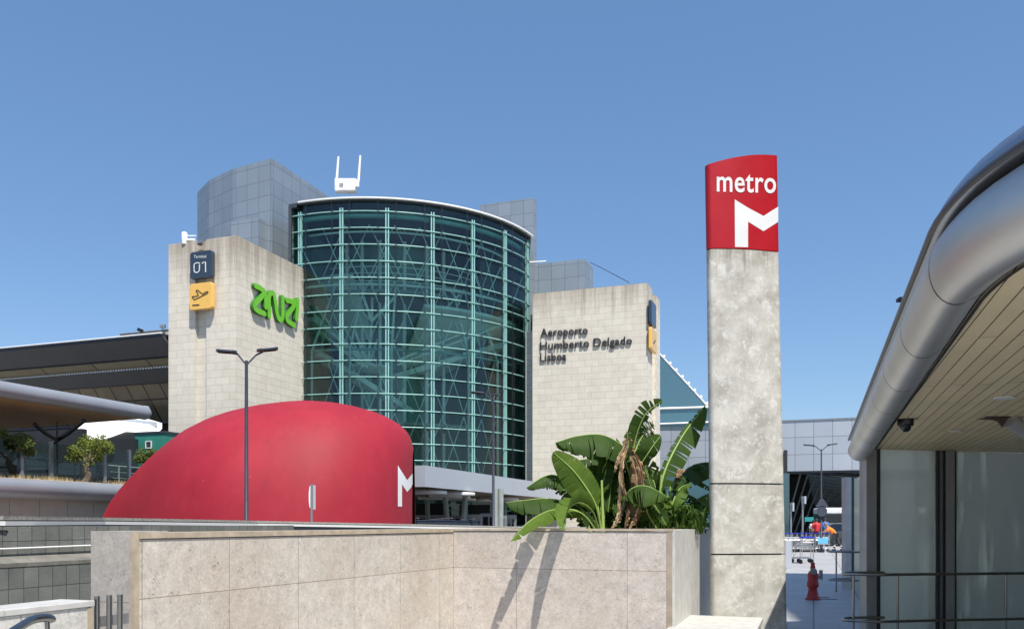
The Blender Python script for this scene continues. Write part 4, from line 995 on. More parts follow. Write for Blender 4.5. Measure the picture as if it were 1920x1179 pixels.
# ---------------- sweeping canopies
def sweep(mb, prof, path, outd, mi=0):
    rows = []; uvs = []; dist = 0
    gl = [0]
    for a, b in zip(prof, prof[1:]): gl.append(gl[-1]+math.hypot(b[0]-a[0], b[1]-a[1]))
    for k, p in enumerate(path):
        t = (path[min(k+1, len(path)-1)]-path[max(k-1, 0)]).normalized(); n_ = V(-t.y, t.x)
        if n_.dot(outd) < 0: n_ = -n_
        if k: dist += (path[k]-path[k-1]).length
        rows.append([p+n_*a+UZ*z for a, z in prof]); uvs.append([(dist, g_) for g_ in gl])
    mb.grid(rows, mi, True, uvs); return rows
# left (upper terrace) canopy
LCn = G(280, 32.4); cz = zat(779, 32.4)
lc = thing('terrace_canopy', 'long canopy with a silver tube edge and timber underside over the olive tree terrace', 'canopy', LCn)
s = MB(); r0 = .27; s.tube([LCn-UD*k*1.0+UZ*(cz+.12)+VD*.25 for k in range(16)], r0, 16)
s.lathe(LCn+VD*.25+UZ*(cz+.12-r0), [(.02, 0), (r0*.6, .04), (r0*.95, r0*.75), (r0, r0), (r0*.95, r0*1.25), (r0*.6, r0*1.95), (.02, 2*r0)], 16)
s.build('edge_tube', M['tube_dull'], lc)
rows = []
for k in range(13):
    w_ = k/12*11; sag = .0+.55*math.sin(math.pi*min(1, w_/9))*.0
    rows.append([LCn+VD*(.25+w_)-UD*j*1.0+UZ*(cz-.10-.02*w_) for j in range(16)])
s = MB(); s.grid(rows, sm=True, uvs=[[(j*1., k/12*11) for j in range(16)] for k in range(13)]); s.build('underside', M['wood_dark'], lc)
s = MB(); s.prism([LCn+VD*.25, LCn+VD*11.3, LCn+VD*11.3-UD*15, LCn+VD*.25-UD*15], cz+.1, cz+.34); s.build('roof', M['fascia'], lc)
for (a, b, Y0, Y1) in (((158, 793), (128, 812), 30.5, 31.5), ((65, 800), (86, 812), 30, 31)):
    s = MB(); pa = P(a[0], a[1], Y0); pb = P(b[0], b[1], Y1); s.tube([pa+UZ*.1, pb, pb+(pb-pa)*1.0], .08, 8); s.build('slanted_column', M['dark_frame'], lc)
s = MB(); a = P(107, 790, 33); s.tube([a, V(a.x, a.y, 1)], .04, 6); s.build('column', M['dark_frame'], lc)
# terrace with tube edge
TE = G(235, 31); tz = zat(908, 31)
te = thing('terrace', 'raised terrace with a rounded silver edge above a beige wall at the left edge', 'terrace', TE)
path = [TE+UD*(3.6-k*1.0) for k in range(22)]
s = MB(); hh = .66; prf = [(-.15, 0), (.02, .0), (.12, -.05), (.20, -.15), (.23, -.28), (.20, -.42), (.12, -.54), (-.02, -.62), (-.2, -.66)]
sweep(s, [(a, tz+z) for a, z in prf], path, -VD); s.build('edge_tube', M['tube_dull'], te)
s = MB(); pa, pb = path[0], path[-1]; s.prism([pa+VD*.18, pb+VD*.18, pb+VD*.5, pa+VD*.5], 0, tz-.645); s.build('beige_wall', bricks('beige rendered wall panels', (.40, .37, .29), (.36, .335, .27), (.2, .18, .14), 1.1, 5, .012, off=0, rough=.85, stain=.3), te)
s = MB(); s.prism([pa+VD*.14, pb+VD*.14, pb+VD*8, pa+VD*8], tz-.3, tz-.02); s.build('deck', M['soil'], te)
s = MB(); s.tube([path[0]-VD*-.155+UZ*(tz-.0), path[-1]+VD*.155+UZ*(tz-.0)], .022, 6); s.build('edge_trim', M['lime_trim'], te)
# balustrade
bal = thing('glass_balustrade', 'tall glass wind screen with tapering steel posts on the terrace behind the olive trees', 'balustrade', TE+VD*1.3)
bA = TE+VD*1.25; zbt = tz-.02
for px in (-40, 40, 95.5, 196, 242, 284, 303):
    p = onl(px, bA, UD); s = MB()
    s.extr([V(p.x, p.y, zbt)+x*UD*1+y*VD for x, y in ((-.06, -.05), (.06, -.05), (.06, .05), (-.06, .05))], UZ*1.45); s.build('post', M['steel_dull'], bal)
a = onl(-60, bA, UD); b = onl(306, bA, UD)
s = MB(); s.face([a+UZ*(zbt+.05), b+UZ*(zbt+.05), b+UZ*(zbt+1.38), a+UZ*(zbt+1.38)]); s.build('glass_panel', M['glass_clear'], bal)
bB = TE+VD*3.2; a = onl(-60, bB, UD); b = onl(300, bB, UD); rl = thing('terrace_railing', 'low grey metal railing standing behind the glass wind screen', 'railing', bB)
for z in (.95, .7, .45, .2):
    s = MB(); s.tube([a+UZ*(zbt+z), b+UZ*(zbt+z)], .03 if z > .9 else .015, 6); s.build('rail', M['slab'], rl)
L_ = (b-a).length
for k in range(int(L_/1.1)):
    p = a+(b-a)*(k*1.1/L_); s = MB(); s.box(p+UZ*(zbt+.47), (.05, .05, .95), (VD, UD, UZ)); s.build('rail_post', M['slab'], rl)
# dark lounge front behind terrace
A = G(250, 37.5); l_ = onl(-160, A, VD); lo_ = thing('lounge_front', 'dark glazed lounge front in the shade of the terrace canopy', 'building', A)
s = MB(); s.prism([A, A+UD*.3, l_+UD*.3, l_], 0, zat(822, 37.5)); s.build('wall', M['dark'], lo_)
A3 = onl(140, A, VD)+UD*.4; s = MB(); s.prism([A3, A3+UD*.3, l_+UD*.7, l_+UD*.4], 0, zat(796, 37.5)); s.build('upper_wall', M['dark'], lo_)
for px0, px1, y0, y1 in ((-40, 33, 852, 872), (50, 95, 850, 880), (105, 150, 868, 890), (160, 240, 868, 895)):
    a = onp(px0, y0, A-UD*.05, VD); b = onp(px1, y1, A-UD*.05, VD); s = MB(); c_ = (a+b)/2; c_.z = (a.z+b.z)/2
    s.box(c_, ((V(a.x, a.y)-V(b.x, b.y)).length, .03, abs(a.z-b.z)), (VD, UD, UZ)); s.build('window', M['carglass'], lo_)

# ================================================================ RIGHT SHELTER
SZ = 1.6+1.05
S0 = V(1.79*1.105, 2.94*1.105)       # a point on the soffit edge line
S0 = G(1888, 3.36); Sfar = G(1640, 11.93); US = (Sfar-S0).normalized()
sh = thing('shelter_canopy', 'big rounded aluminium edged canopy with a timber plank soffit at the right', 'canopy', V(6, 9, 0))
path = [Sfar+US*.12]
L_ = (Sfar-S0).length
for k in range(31): path.append(Sfar+(S0-Sfar)*(k/30))
# bend to the right near the camera
while path[-1].y < 3.9: path.pop()
cur = path[-1].copy(); ang = math.atan2(-US.y, -US.x)
for k in range(16):
    ang += R(5.0 if k > 3 else 3.0); cur = cur+V(math.cos(ang), math.sin(ang))*.14; path.append(cur.copy())
for k in range(4): cur = cur+V(math.cos(ang), math.sin(ang))*.5; path.append(cur.copy())
def tprof(p):
    t = max(0, min(1, (p.y-4)/8)); L = lambda a, b: a+(b-a)*t
    w = L(.235, .35); zb, zt_ = L(-.05, -.165), L(.30, .15); o = [(0, 0)]
    for k in range(0, 15):
        a = R(-118+k*12); o.append((w*.5+w*.5*math.cos(a), (zb+zt_)/2+(zt_-zb)/2*math.sin(a)))
    return o
def fprof(p):
    t = max(0, min(1, (p.y-4)/8)); L = lambda a, b: a+(b-a)*t
    a0, z0 = L(.17, .30), L(.305, .13); return [(a0-.03, z0), (a0+.035, z0+.01), (a0+.045, z0+.03), (a0+.0, z0+.11), (a0-.12, z0+.19), (a0-.5, z0+.25), (a0-1.3, z0+.28)]
def vsweep(mb, pf, path, outd):
    rows = []; uvs = []; dist = 0
    for k, p in enumerate(path):
        t = (path[min(k+1, len(path)-1)]-path[max(k-1, 0)]).normalized(); n_ = V(-t.y, t.x)
        if k and k < 0: pass
        if n_.dot(V(-1, -.6)) < 0: n_ = -n_
        if k: dist += (path[k]-path[k-1]).length
        pr = pf(p); rows.append([p+n_*a+UZ*(SZ+z) for a, z in pr]); uvs.append([(dist, j*.05) for j in range(len(pr))])
    mb.grid(rows, 0, True, uvs); return rows
s = MB(); vsweep(s, tprof, path, VD); s.build('edge_tube', M['tube'], sh)
s = MB(); vsweep(s, fprof, path, VD); s.build('roof_flashing', mat('blue grey roof flashing', (.30, .34, .40), .32, .8, var=.05), sh)
s = MB(); vsweep(s, lambda p: [(fprof(p)[1][0]+.002, fprof(p)[1][1]-.012), (fprof(p)[1][0]+.014, fprof(p)[1][1]-.004), (fprof(p)[1][0]+.016, fprof(p)[1][1]+.016), (fprof(p)[1][0]+.0, fprof(p)[1][1]+.0)], path, VD); s.build('gutter_seam', M['dark_frame'], sh)
s = MB(); vsweep(s, lambda p: [(.004, -.012), (-.016, -.012), (-.016, .01), (.004, .01)], path, VD); s.build('shadow_gap', M['rubber'], sh)
# rounded end cap
s = MB(); pe = path[0]; pr = tprof(pe); cen = pe+VD*.16+UZ*SZ; ring = [pe+VD*a+UZ*(SZ+z) for a, z in pr]
rows = []
for k in range(6):
    f = k/5*math.pi/2; rows.append([cen+(q-cen)*math.cos(f)+US*.14*math.sin(f) for q in ring])
s.grid(rows, sm=True); s.build('end_cap', M['tube'], sh, rec=False)
s = MB(); fr_ = fprof(pe); s.face([pe+VD*a+UZ*(SZ+z) for a, z in fr_]+[pe-VD*1.0+UZ*(SZ+.1), pe+UZ*(SZ+.05)]); s.build('flashing_end', M['dark_frame'], sh, rec=False)
soff = [p for p in path]+[cur+V(8, 0), Sfar+US*.12+V(9, 2.3, 0)]
s = MB(); pts = [V(p.x, p.y, SZ) for p in soff]; s.face(pts); s.face([p+UZ*.25 for p in pts]); s.build('soffit', M['soffit'], sh, rec=False)
s = MB(); s.face([V(p.x, p.y, SZ+.33) for p in soff]); s.build('roof', M['ledge'], sh, rec=False)
for px, pyy, rr in ((1883, 744.5, .085), (1793, 807.5, .075)):
    Y = (SZ-EYE)*F/(HZ-pyy); s = MB(); c_ = P(px, pyy, Y); s.lathe(V(c_.x, c_.y, SZ-.012), [(rr, 0), (rr, .01)], 20); s.build('downlight', M['sunwhite'], sh)
for pyy, x0, x1 in ((783, 1676, 1868),):
    Y = (SZ-EYE)*F/(HZ-pyy); s = MB(); a, b = P(x0, pyy, Y), P(x1, pyy-3, Y); s.box((a+b)/2-UZ*.001, ((b-a).length, .008, .004)); s.build('expansion_joint', M['rubber'], sh)
Y = (SZ-EYE)*F/(HZ-780); a = P(1893, 787, Y+.05); b = P(2010, 870, Y+.35)
cl_ = thing('slanted_column', 'slanted grey steel tube column meeting the timber soffit at the right edge', 'column', G(2010, Y+.6))
s = MB(); s.tube([a, b, b+(b-a)*.9], .075, 16); s.build('shaft', M['grey_frame'], cl_)
s = MB(); s.extr([P(1846, 779.5, Y), P(1893, 778, Y), P(1880, 800, Y), P(1872, 790, Y)], V(0, .02, 0)); s.extr([P(1846, 779.5, Y)+UD*.0, P(1893, 778, Y), P(1896, 782, Y)], V(0, .25, .0)); s.build('gusset', mat('rusty steel', (.10, .06, .05), .7, .3), cl_)
Y = (SZ-EYE)*F/(HZ-785.5); c_ = P(1698, 785.5, Y); dc = thing('dome_camera', 'small black dome camera under the timber soffit', 'camera', V(c_.x, c_.y, SZ-.13))
s = MB(); s.lathe(V(c_.x, c_.y, SZ-.06), [(.078, .058), (.078, .0), (.07, -.012)][::-1], 20); s.build('housing', M['black'], dc)
s = MB(); s.lathe(V(c_.x, c_.y, SZ-.13), [(.01, 0), (.03, .006), (.048, .025), (.055, .055)], 16); s.build('lens_dome', M['carglass'], dc)

# glass walls of the shelters
W0 = G(1640, 11.95); W1 = G(1925, 12.65); wd_ = (W1-W0).normalized(); wn_ = V(wd_.y, -wd_.x)
gw = thing('shelter_glass_wall', 'frosted glass wall panels with grey metal posts under the timber soffit', 'glass wall', (W0+W1)/2)
def gpost(px0, px1, side, m='grey_frame', A=W0, d=wd_, par=None, zt_=SZ-.004, dep=.12):
    a = onl(px0, A, d); b = onl(px1, A, d); s = MB(); n_ = V(d.y, -d.x)
    s.prism([a+n_*.03, b+n_*.03, b-n_*dep, a-n_*dep], 0, zt_); return s.build(side, M[m], par)
p1 = gpost(1622, 1641, 'post', par=gw); p2 = gpost(1641.3, 1648, 'post_flange', 'dark_frame', par=gw, dep=.1)
def gpane(px0, px1, A, d, par, z0=.02, z1=SZ-.006, t=.02):
    a = onl(px0, A, d); b = onl(px1, A, d); n_ = V(d.y, -d.x); s = MB(); s.prism([a, b, b-n_*t, a-n_*t], z0, z1); return s.build('glass_pane', M['frost'], par)
gpane(1648.5, 1754, W0, wd_, gw); gpane(1791, 2060, W0, wd_, gw)
gpost(1754.5, 1759, 'post', 'dark_frame', par=gw); gpost(1759.5, 1765, 'post', 'steel_dull', par=gw); gpost(1765.5, 1770, 'post', 'rubber', par=gw, dep=.2); gpost(1770.5, 1787, 'post', par=gw); gpost(1787.5, 1790.5, 'post', 'dark_frame', par=gw)
s = MB(); s.prism([W0-wd_*.5+wn_*.05, W0+wd_*4.6+wn_*.05, W0+wd_*4.6-wn_*.15, W0-wd_*.5-wn_*.15], .0, .015); s.build('floor_track', M['steel_dull'], gw)
# second shelter wall further back
Q0 = G(1604, 20.6); qd = wd_
g2 = thing('shelter_glass_wall', 'smaller looking frosted glass wall with grey post standing further back beyond the red hydrant', 'glass wall', Q0)
zq = zat(895, 20.6)
gpost(1584, 1595, 'post', A=Q0, d=qd, par=g2, zt_=zq); gpost(1595.4, 1600, 'post_flange', 'dark_frame', A=Q0, d=qd, par=g2, zt_=zq)
gpane(1600.5, 1720, Q0, qd, g2, z1=zq-.02)
# rails
def railing(name, label, pts_fn, posts, zs_, r, grp=None):
    t = thing(name, label, 'railing', pts_fn[0])
    for z in zs_:
        s = MB(); s.tube([V(p.x, p.y, z) for p in pts_fn], r, 12); s.build('rail', M['steel'], t)
    for p in posts:
        s = MB(); s.tube([V(p.x, p.y, 0), V(p.x, p.y, max(zs_))], r*.85, 10); s.lathe(V(p.x, p.y, 0), [(r*2.2, 0), (r*2.2, .012), (r, .014)], 12); s.build('post', M['steel'], t)
    return t
Rf = [G(1652, 12.0)+V(0, 0, 0), G(1620, 11.75)]
def loop(Yn, Yb, pxl, pxk, pxr, Yr):
    a = G(pxk+8, Yb); b = G(pxl+12, Yb-.05); c_ = G(pxl, (Yn+Yb)/2); d_ = G(pxl+10, Yn+.02); e_ = G(pxk, Yn-.12); f_ = G(pxk+45, Yn-.05); h_ = G(pxr, Yr)
    return bez([a, b, c_, d_, e_, f_, G((pxk+45+pxr)/2, (Yn+Yr)/2-.02), h_], 44)
rp = loop(11.45, 11.85, 1580, 1650, 2100, 11.9)
railing('shelter_railing', 'double brushed steel rail wrapping round the near frosted glass wall', rp, [G(1600, 11.5), G(1683, 11.45), G(1886, 11.65)], (.905, .275), .019)
rp2 = loop(19.6, 20.2, 1553, 1592, 1720, 19.9)
railing('shelter_railing', 'thinner looking double steel rail round the far frosted glass wall', rp2, [G(1568, 19.7), G(1616, 19.6)], (.93, .27), .022)

# unseen block added outside the frame on the right to shade the paving
HD = V(.191, .982); HN = V(-.982, .191); HB = V(13.15, 13.6); HA2 = HB-HD*16; hl = thing('shade_block', 'unseen tall beige block with windows added right of the frame to shade the paving', 'building', HB)
s = MB(); s.prism([HA2, HB, HB-HN*3.6, HA2-HN*3.6], 0, 23.6); s.build('wall', M['beige'], hl)
s = MB(); s.prism([HA2+HN*.1-HD*.1, HB+HN*.1+HD*.1, HB-HN*3.7+HD*.1, HA2-HN*3.7-HD*.1], 23.6, 24.1); s.build('roof', M['fascia'], hl)
for k in range(5):
    for z in (1.2, 5.2, 9.2, 13.2, 17.2):
        p = HA2+HD*(1.8+k*2.8)+HN*.02; s = MB(); s.box(p+UZ*(z+1), (.06, 1.8, 2.1), (HN, HD, UZ)); s.build('window', M['carglass'], hl)

# ================================================================ SMALL THINGS ON THE PAVING
# hydrant
hb = G(1524, 17.6); hy = thing('fire_hydrant', 'weathered red fire hydrant standing alone on the shaded paving', 'fire hydrant', hb)
s = MB(); s.lathe(hb, [(.155, 0), (.155, .03), (.125, .05), (.10, .16), (.085, .24), (.115, .27), (.12, .30), (.12, .36), (.105, .38), (.105, .52), (.085, .58), (.06, .60)], 20); s.build('body', M['hydrant'], hy)
s = MB(); s.lathe(hb+UZ*.6, [(.05, 0), (.055, .09), (.04, .12), (.045, .125), (.045, .17), (.03, .18)], 8); s.build('cap', M['hydrant'], hy)
s = MB(); c_ = hb+UZ*.60; s.tube([c_, c_+V(-.03, -.13, 0)], .06, 14); s.tube([c_+V(-.03, -.12, 0), c_+V(-.033, -.15, 0)], .068, 14); s.build('front_outlet', M['steel_dull'], hy)
s = MB(); c_ = hb+UZ*.5; s.tube([c_, c_+V(.15, -.02, 0)], .05, 12); s.box(c_+V(.16, -.02, .02), (.05, .09, .2)); s.build('side_outlet', M['steel_dull'], hy)
s = MB(); s.box(hb+V(.28, .1, .005), (.5, .06, .01)); s.box(hb+V(.34, .55, .005), (.35, .2, .008)); tag(s.build('floor_grate', M['dark_frame']), 'small dark drain slot in the paving beside the red hydrant', 'drain')

# trolley prototype (faces -X when pushed left), local origin at ground
def make_trolley(name, label, group):
    t = thing(name, label, 'luggage trolley', (0, 0, 0), group); W = .6; Ln = .95; m = M['chrome']
    for sy in (-1, 1):
        s = MB(); y = sy*W/2
        s.tube([V(-Ln/2, y*.6, .16), V(0, y*.85, .2), V(Ln/2, y, .22), V(Ln/2+.02, y, 1.0)], .016, 6)
        s.tube([V(-Ln/2+.1, y*.7, .62), V(Ln/2, y, .72)], .012, 5); s.tube([V(-Ln/2+.1, y*.7, .62), V(-Ln/2+.02, y*.6, .16)], .012, 5); s.build('side_frame', m, t)
    s = MB()
    for k in range(5): x = -Ln/2+.1+k*.2; s.tube([V(x, -W*.32, .2), V(x, W*.32, .2)], .009, 5)
    for k in range(3): s.tube([V(-Ln/2, -W*.25+k*W*.25, .18), V(Ln/2, -W*.3+k*W*.3, .21)], .009, 5)
    s.build('base_tray', m, t)
    s = MB()
    for z in (.55, .68, .8): s.tube([V(Ln/2, -W/2, z), V(Ln/2, W/2, z)], .009, 5)
    for k in range(5): s.tube([V(Ln/2, -W/2+k*W/4, .5), V(Ln/2, -W/2+k*W/4, .95)], .007, 5)
    s.build('back_grid', m, t)
    s = MB(); s.box(V(Ln/2-.12, 0, .80), (.3, W*.95, .02), (V(.95, 0, .3), V(0, 1), V(-.3, 0, .95))); s.build('advert_board', M['palecloth'], t)
    s = MB(); s.tube([V(Ln/2+.02, -W/2-.02, 1.03), V(Ln/2+.02, W/2+.02, 1.03)], .03, 8); s.box(V(Ln/2-.02, 0, 1.03), (.08, W, .05)); s.build('handle', M['blue'], t)
    for x, y in ((-Ln/2+.04, -.12), (-Ln/2+.04, .12), (Ln/2-.08, -W/2), (Ln/2-.08, W/2)):
        s = MB(); s.tube([V(x, y-.02, .09), V(x, y+.02, .09)], .09, 12); s.build('wheel', M['rubber'], t)
    return t
grp = 'nested luggage trolleys pushed in a row'
proto = make_trolley('luggage_trolley', 'luggage trolley nested in the long row pushed by the worker in orange', grp)
for k in range(11):
    o = proto if k == 0 else copy_tree(proto)
    p = P(1547-0*k, 1035, 46.6)+V(-.30-k*.27, -.05*k+.2, 0); o.location = (p.x, p.y, 0); o.rotation_euler = (0, 0, R(8))
fr_ = copy_tree(proto); fr_.location = tuple(G(1497, 33.6)); fr_.rotation_euler = (0, 0, R(-62)); del fr_['group']
fr_['label'] = 'nearest luggage trolley with a blue handle standing beside the metro pylon'
fr2 = copy_tree(proto); fr2.location = tuple(G(1495, 34.3)+V(0, .1, 0)); fr2.rotation_euler = (0, 0, R(-62)); del fr2['group']
fr2['label'] = 'luggage trolley nested directly behind the nearest one beside the metro pylon'
c_ = P(1543, 1013, 45.6); tb = thing('advert_box', 'light blue advert board on the side of the trolley row', 'advert board', V(c_.x, c_.y, c_.z-.3))
s = MB(); s.box(c_, (.55, .04, .30)); s.build('board', M['cyanad'], tb)
s = MB(); s.box(c_+V(0, -.0, -.18), (.6, .05, .04)); s.build('frame', M['chrome'], tb)
# white column next to pylon
s = MB(); b = G(1476, 30); s.box(b+UZ*.5, (.24, .3, 1.0))
wc = s.build('utility_box', M['fascia'], bevel=.02); tag(wc, 'plain white utility box peeking out beside the metro pylon', 'utility box')

# sign posts before the underpass
for px, yt, yb, Y, hh, lab in ((1483, 942, 996, 50, 16, 'slim grey post with a narrow panel nearest to the metro pylon'), (1505, 930, 998, 47, 14, 'taller slim grey post with a narrow panel in front of the underpass')):
    b = G(px, Y); t = thing('sign_post', lab, 'sign', b); top = P(px+.5, yt, Y); s = MB(); s.tube([b, V(b.x, b.y, top.z)], .05, 8); s.build('post', M['steel_dull'], t)
    s = MB(); c_ = P(px+2.2, yt+hh/2, Y); s.box(c_, (.09, .5, hh/F*Y)); s.build('sign_plate', M['fascia'], t)
s = MB(); c_ = P(1519, 973, 70); s.box(c_, (.9, .06, .36)); tag(s.build('lit_sign', mat('small teal sign', (.05, .35, .36), .4)), 'small teal sign board deep in the dark underpass', 'sign')

# ---------------- people
def person(name, label, base, heading, joints, mats_, scale=1.0, extra=None):
    """joints: dict name -> (forward, left, up); skin modifier surface, one continuous body"""
    t = thing(name, label, 'person', base); h = V(math.cos(heading), math.sin(heading)); l = V(-h.y, h.x)
    def W(p): return h*p[0]*scale+l*p[1]*scale+UZ*p[2]*scale
    def skin(nm, verts, edges, radii, mt, root=0, sub=2):
        me = bpy.data.meshes.new(nm); me.from_pydata([tuple(W(v)) for v in verts], edges, []); o = bpy.data.objects.new(nm, me); COL.objects.link(o); o.parent = t
        md = o.modifiers.new('skin', 'SKIN')
        for i, r in enumerate(radii):
            sv = me.skin_vertices[0].data[i] if me.skin_vertices else None
            if sv: sv.radius = (r[0]*scale, r[1]*scale) if isinstance(r, tuple) else (r*scale, r*scale); sv.use_root = (i == root)
        sd_ = o.modifiers.new('sub', 'SUBSURF'); sd_.levels = sub; sd_.render_levels = sub
        dg = bpy.context.evaluated_depsgraph_get(); m2 = bpy.data.meshes.new_from_object(o.evaluated_get(dg))
        o.modifiers.clear(); o.data = m2; m2.materials.clear(); m2.materials.append(mt)
        for p in m2.polygons: p.use_smooth = True
        return o
    J = joints
    def mk(nm, verts, edges):
        me = bpy.data.meshes.new(nm); me.from_pydata([tuple(W(v)) for v in verts], edges, [])
        return me
    def skin2(nm, verts, edges, radii, mt, root=0, sub=2):
        me = mk(nm, verts, edges); o = bpy.data.objects.new(nm, me); COL.objects.link(o); o.parent = t
        bpy.context.view_layer.objects.active = o
        md = o.modifiers.new('skin', 'SKIN')
        if not me.skin_vertices:
            bm = bmesh.new(); bm.from_mesh(me); bm.verts.layers.skin.verify(); bm.to_mesh(me); bm.free()
        for i, r in enumerate(radii):
            sv = me.skin_vertices[0].data[i]; sv.radius = (r[0]*scale, r[1]*scale) if isinstance(r, tuple) else (r*scale, r*scale); sv.use_root = (i == root)
        sd_ = o.modifiers.new('sub', 'SUBSURF'); sd_.levels = sub; sd_.render_levels = sub
        bpy.context.view_layer.update(); dg = bpy.context.evaluated_depsgraph_get(); m2 = bpy.data.meshes.new_from_object(o.evaluated_get(dg))
        o.modifiers.clear(); o.data = m2; m2.materials.clear(); m2.materials.append(mt)
        for p in m2.polygons: p.use_smooth = True
        return o
    # body (skin coloured continuous surface incl. head, arms, fingers, legs)
    v = []; e = []; r = []
    def addv(p, rad, par=None):
        v.append(p); r.append(rad)
        if par is not None: e.append((par, len(v)-1))
        return len(v)-1
    pel = addv(J['pelvis'], .12); ch = addv(J['chest'], (.15, .13), pel); nk = addv(J['neck'], .055, ch)
    hd = addv(tuple(J['neck'][k]+(J['head'][k]-J['neck'][k])*.6 for k in range(3)), .075, nk); ht = addv(J['head'], .085, hd)
    hv = [J['head'][k]-J['neck'][k] for k in range(3)]
    addv((J['head'][0]+.085, J['head'][1], J['head'][2]-.03), .018, ht)      # nose
    for s_ in ('l', 'r'):
        sg = 1 if s_ == 'l' else -1
        shd = addv(J['sh'+s_], .062, ch); el = addv(J['el'+s_], .043, shd); wr = addv(J['wr'+s_], .030, el)
        d_ = Vector(J['wr'+s_])-Vector(J['el'+s_]); d_.normalize(); pm = Vector(J['wr'+s_])+d_*.06; pa = addv(tuple(pm), (.035, .018), wr)
        sidev = Vector((0, 1, 0)) if abs(d_.y) < .7 else Vector((1, 0, 0))
        for q, ln in zip((-1.5, -.5, .5, 1.5), (.06, .075, .07, .05)):
            k1 = addv(tuple(pm+sidev*q*.018+d_*.035), .009, pa); addv(tuple(pm+sidev*q*.02+d_*(.035+ln*.6)+Vector((0, 0, -.02))), .008, k1)
        addv(tuple(pm+sidev*(-sg)*.045+d_*.02), .010, pa)
        hp = addv(J['hp'+s_], .085, pel); kn = addv(J['kn'+s_], .058, hp); an_ = addv(J['an'+s_], .038, kn); addv(tuple(Vector(J['an'+s_])+Vector((.14, 0, -.05))), .035, an_)
    body = skin2('body', v, e, r, mats_['skin'], 0, 1)
    # clothing as children
    tv_ = [J['pelvis'], J['chest'], tuple(Vector(J['chest'])*.35+Vector(J['neck'])*.65), J['shl'], J['shr'], J['ell'], J['elr']]
    mid = lambda a, b, k: tuple(Vector(J[a])*(1-k)+Vector(J[b])*k)
    tv_[5] = mid('shl', 'ell', .85); tv_[6] = mid('shr', 'elr', .85)
    skin2('top', tv_, [(0, 1), (1, 2), (1, 3), (1, 4), (3, 5), (4, 6)], [(.20, .17), (.24, .20), .08, .11, .11, .085, .085], mats_['top'], 0)
    pv_ = [J['pelvis'], J['hpl'], mid('knl', 'knl', 0), mid('knl', 'anl', .92), J['hpr'], J['knr'], mid('knr', 'anr', .92)]
    skin2('trousers', pv_, [(0, 1), (1, 2), (2, 3), (0, 4), (4, 5), (5, 6)], [(.15, .13), .11, .085, .07, .11, .085, .07], mats_['legs'], 0)
    hh = Vector(J['head']); s = MB()
    hc = W(tuple(hh+Vector((-.015, 0, .035)))) + Vector(base)
    s.lathe(hc-UZ*.06*scale, [(.095*scale, 0), (.108*scale, .05*scale), (.10*scale, .10*scale), (.06*scale, .145*scale), (.01, .155*scale)], 14); s.build('hair', mats_['hair'], t)
    for s_ in ('l', 'r'):
        s = MB(); a = Vector(base)+W(tuple(Vector(J['an'+s_])+Vector((-.06, 0, -.04)))); b = Vector(base)+W(tuple(Vector(J['an'+s_])+Vector((.17, 0, -.055))))
        s.tube([a, (a+b)/2, b], [.045*scale, .05*scale, .035*scale], 8); s.build('shoe', M['rubber'], t)
    if extra: extra(t, W, Vector(base))
    return t
stand = dict(pelvis=(0, 0, .95), chest=(0, 0, 1.28), neck=(0, 0, 1.48), head=(.02, 0, 1.62), shl=(0, .18, 1.40), shr=(0, -.18, 1.40), ell=(-.02, .24, 1.12), elr=(-.02, -.24, 1.12),
             wrl=(.06, .25, .88), wrr=(.06, -.25, .88), hpl=(0, .1, .90), hpr=(0, -.1, .90), knl=(.05, .11, .50), knr=(-.04, -.11, .50), anl=(.06, .11, .09), anr=(-.14, -.11, .09))
push = dict(pelvis=(-.02, 0, .90), chest=(.24, 0, 1.16), neck=(.40, 0, 1.32), head=(.50, 0, 1.43), shl=(.32, .2, 1.24), shr=(.32, -.2, 1.24), ell=(.48, .28, 1.05), elr=(.48, -.28, 1.05),
            wrl=(.72, .26, 1.03), wrr=(.72, -.26, 1.03), hpl=(-.02, .1, .86), hpr=(-.02, -.1, .86), knl=(.14, .11, .50), knr=(-.14, -.11, .47), anl=(.02, .11, .09), anr=(-.42, -.11, .10))
def vest(t, W, base):
    s = MB()
    for sg in (-1, 1):
        for k in (0, 1):
            pass
    for a_, b_ in ((('knl'), ('anl')), (('knr'), ('anr'))):
        a = Vector(push[a_]); b = Vector(push[b_]); c = a.lerp(b, .55); s.tube([base+W(tuple(c)), base+W(tuple(a.lerp(b, .68)))], .088, 10)
    s.build('reflective_band', M['sunwhite'], t)
person('person', 'person in an orange hi-vis top leaning forward to push the row of trolleys', G(1566, 49.3), R(160), push,
       dict(skin=M['skin'], top=M['orange'], legs=M['trouser'], hair=M['greyhair']), 1.04, vest)
def pack(t, W, base):
    s = MB(); c = base+W((-.24, 0, 1.2)); s.box(c, (.26, .36, .52)); o = s.build('backpack', M['redcloth'], t, bevel=.08)
person('person', 'person in a pale shirt carrying a red backpack behind the trolley row', G(1531, 55), R(75), stand, dict(skin=M['skin'], top=M['redcloth'], legs=M['trouser'], hair=M['hair']), 1.08, pack)
person('person', 'person in a blue shirt standing behind the trolley row beside the lamp pole', G(1547, 58), R(100), stand, dict(skin=M['skin'], top=M['bluecloth'], legs=M['trouser'], hair=M['hair']), 1.12)
person('person', 'person in a white shirt partly hidden behind the one with the red backpack', G(1526, 55.6), R(70), stand, dict(skin=M['skin'], top=M['palecloth'], legs=M['trouser'], hair=M['hair']), 1.04)

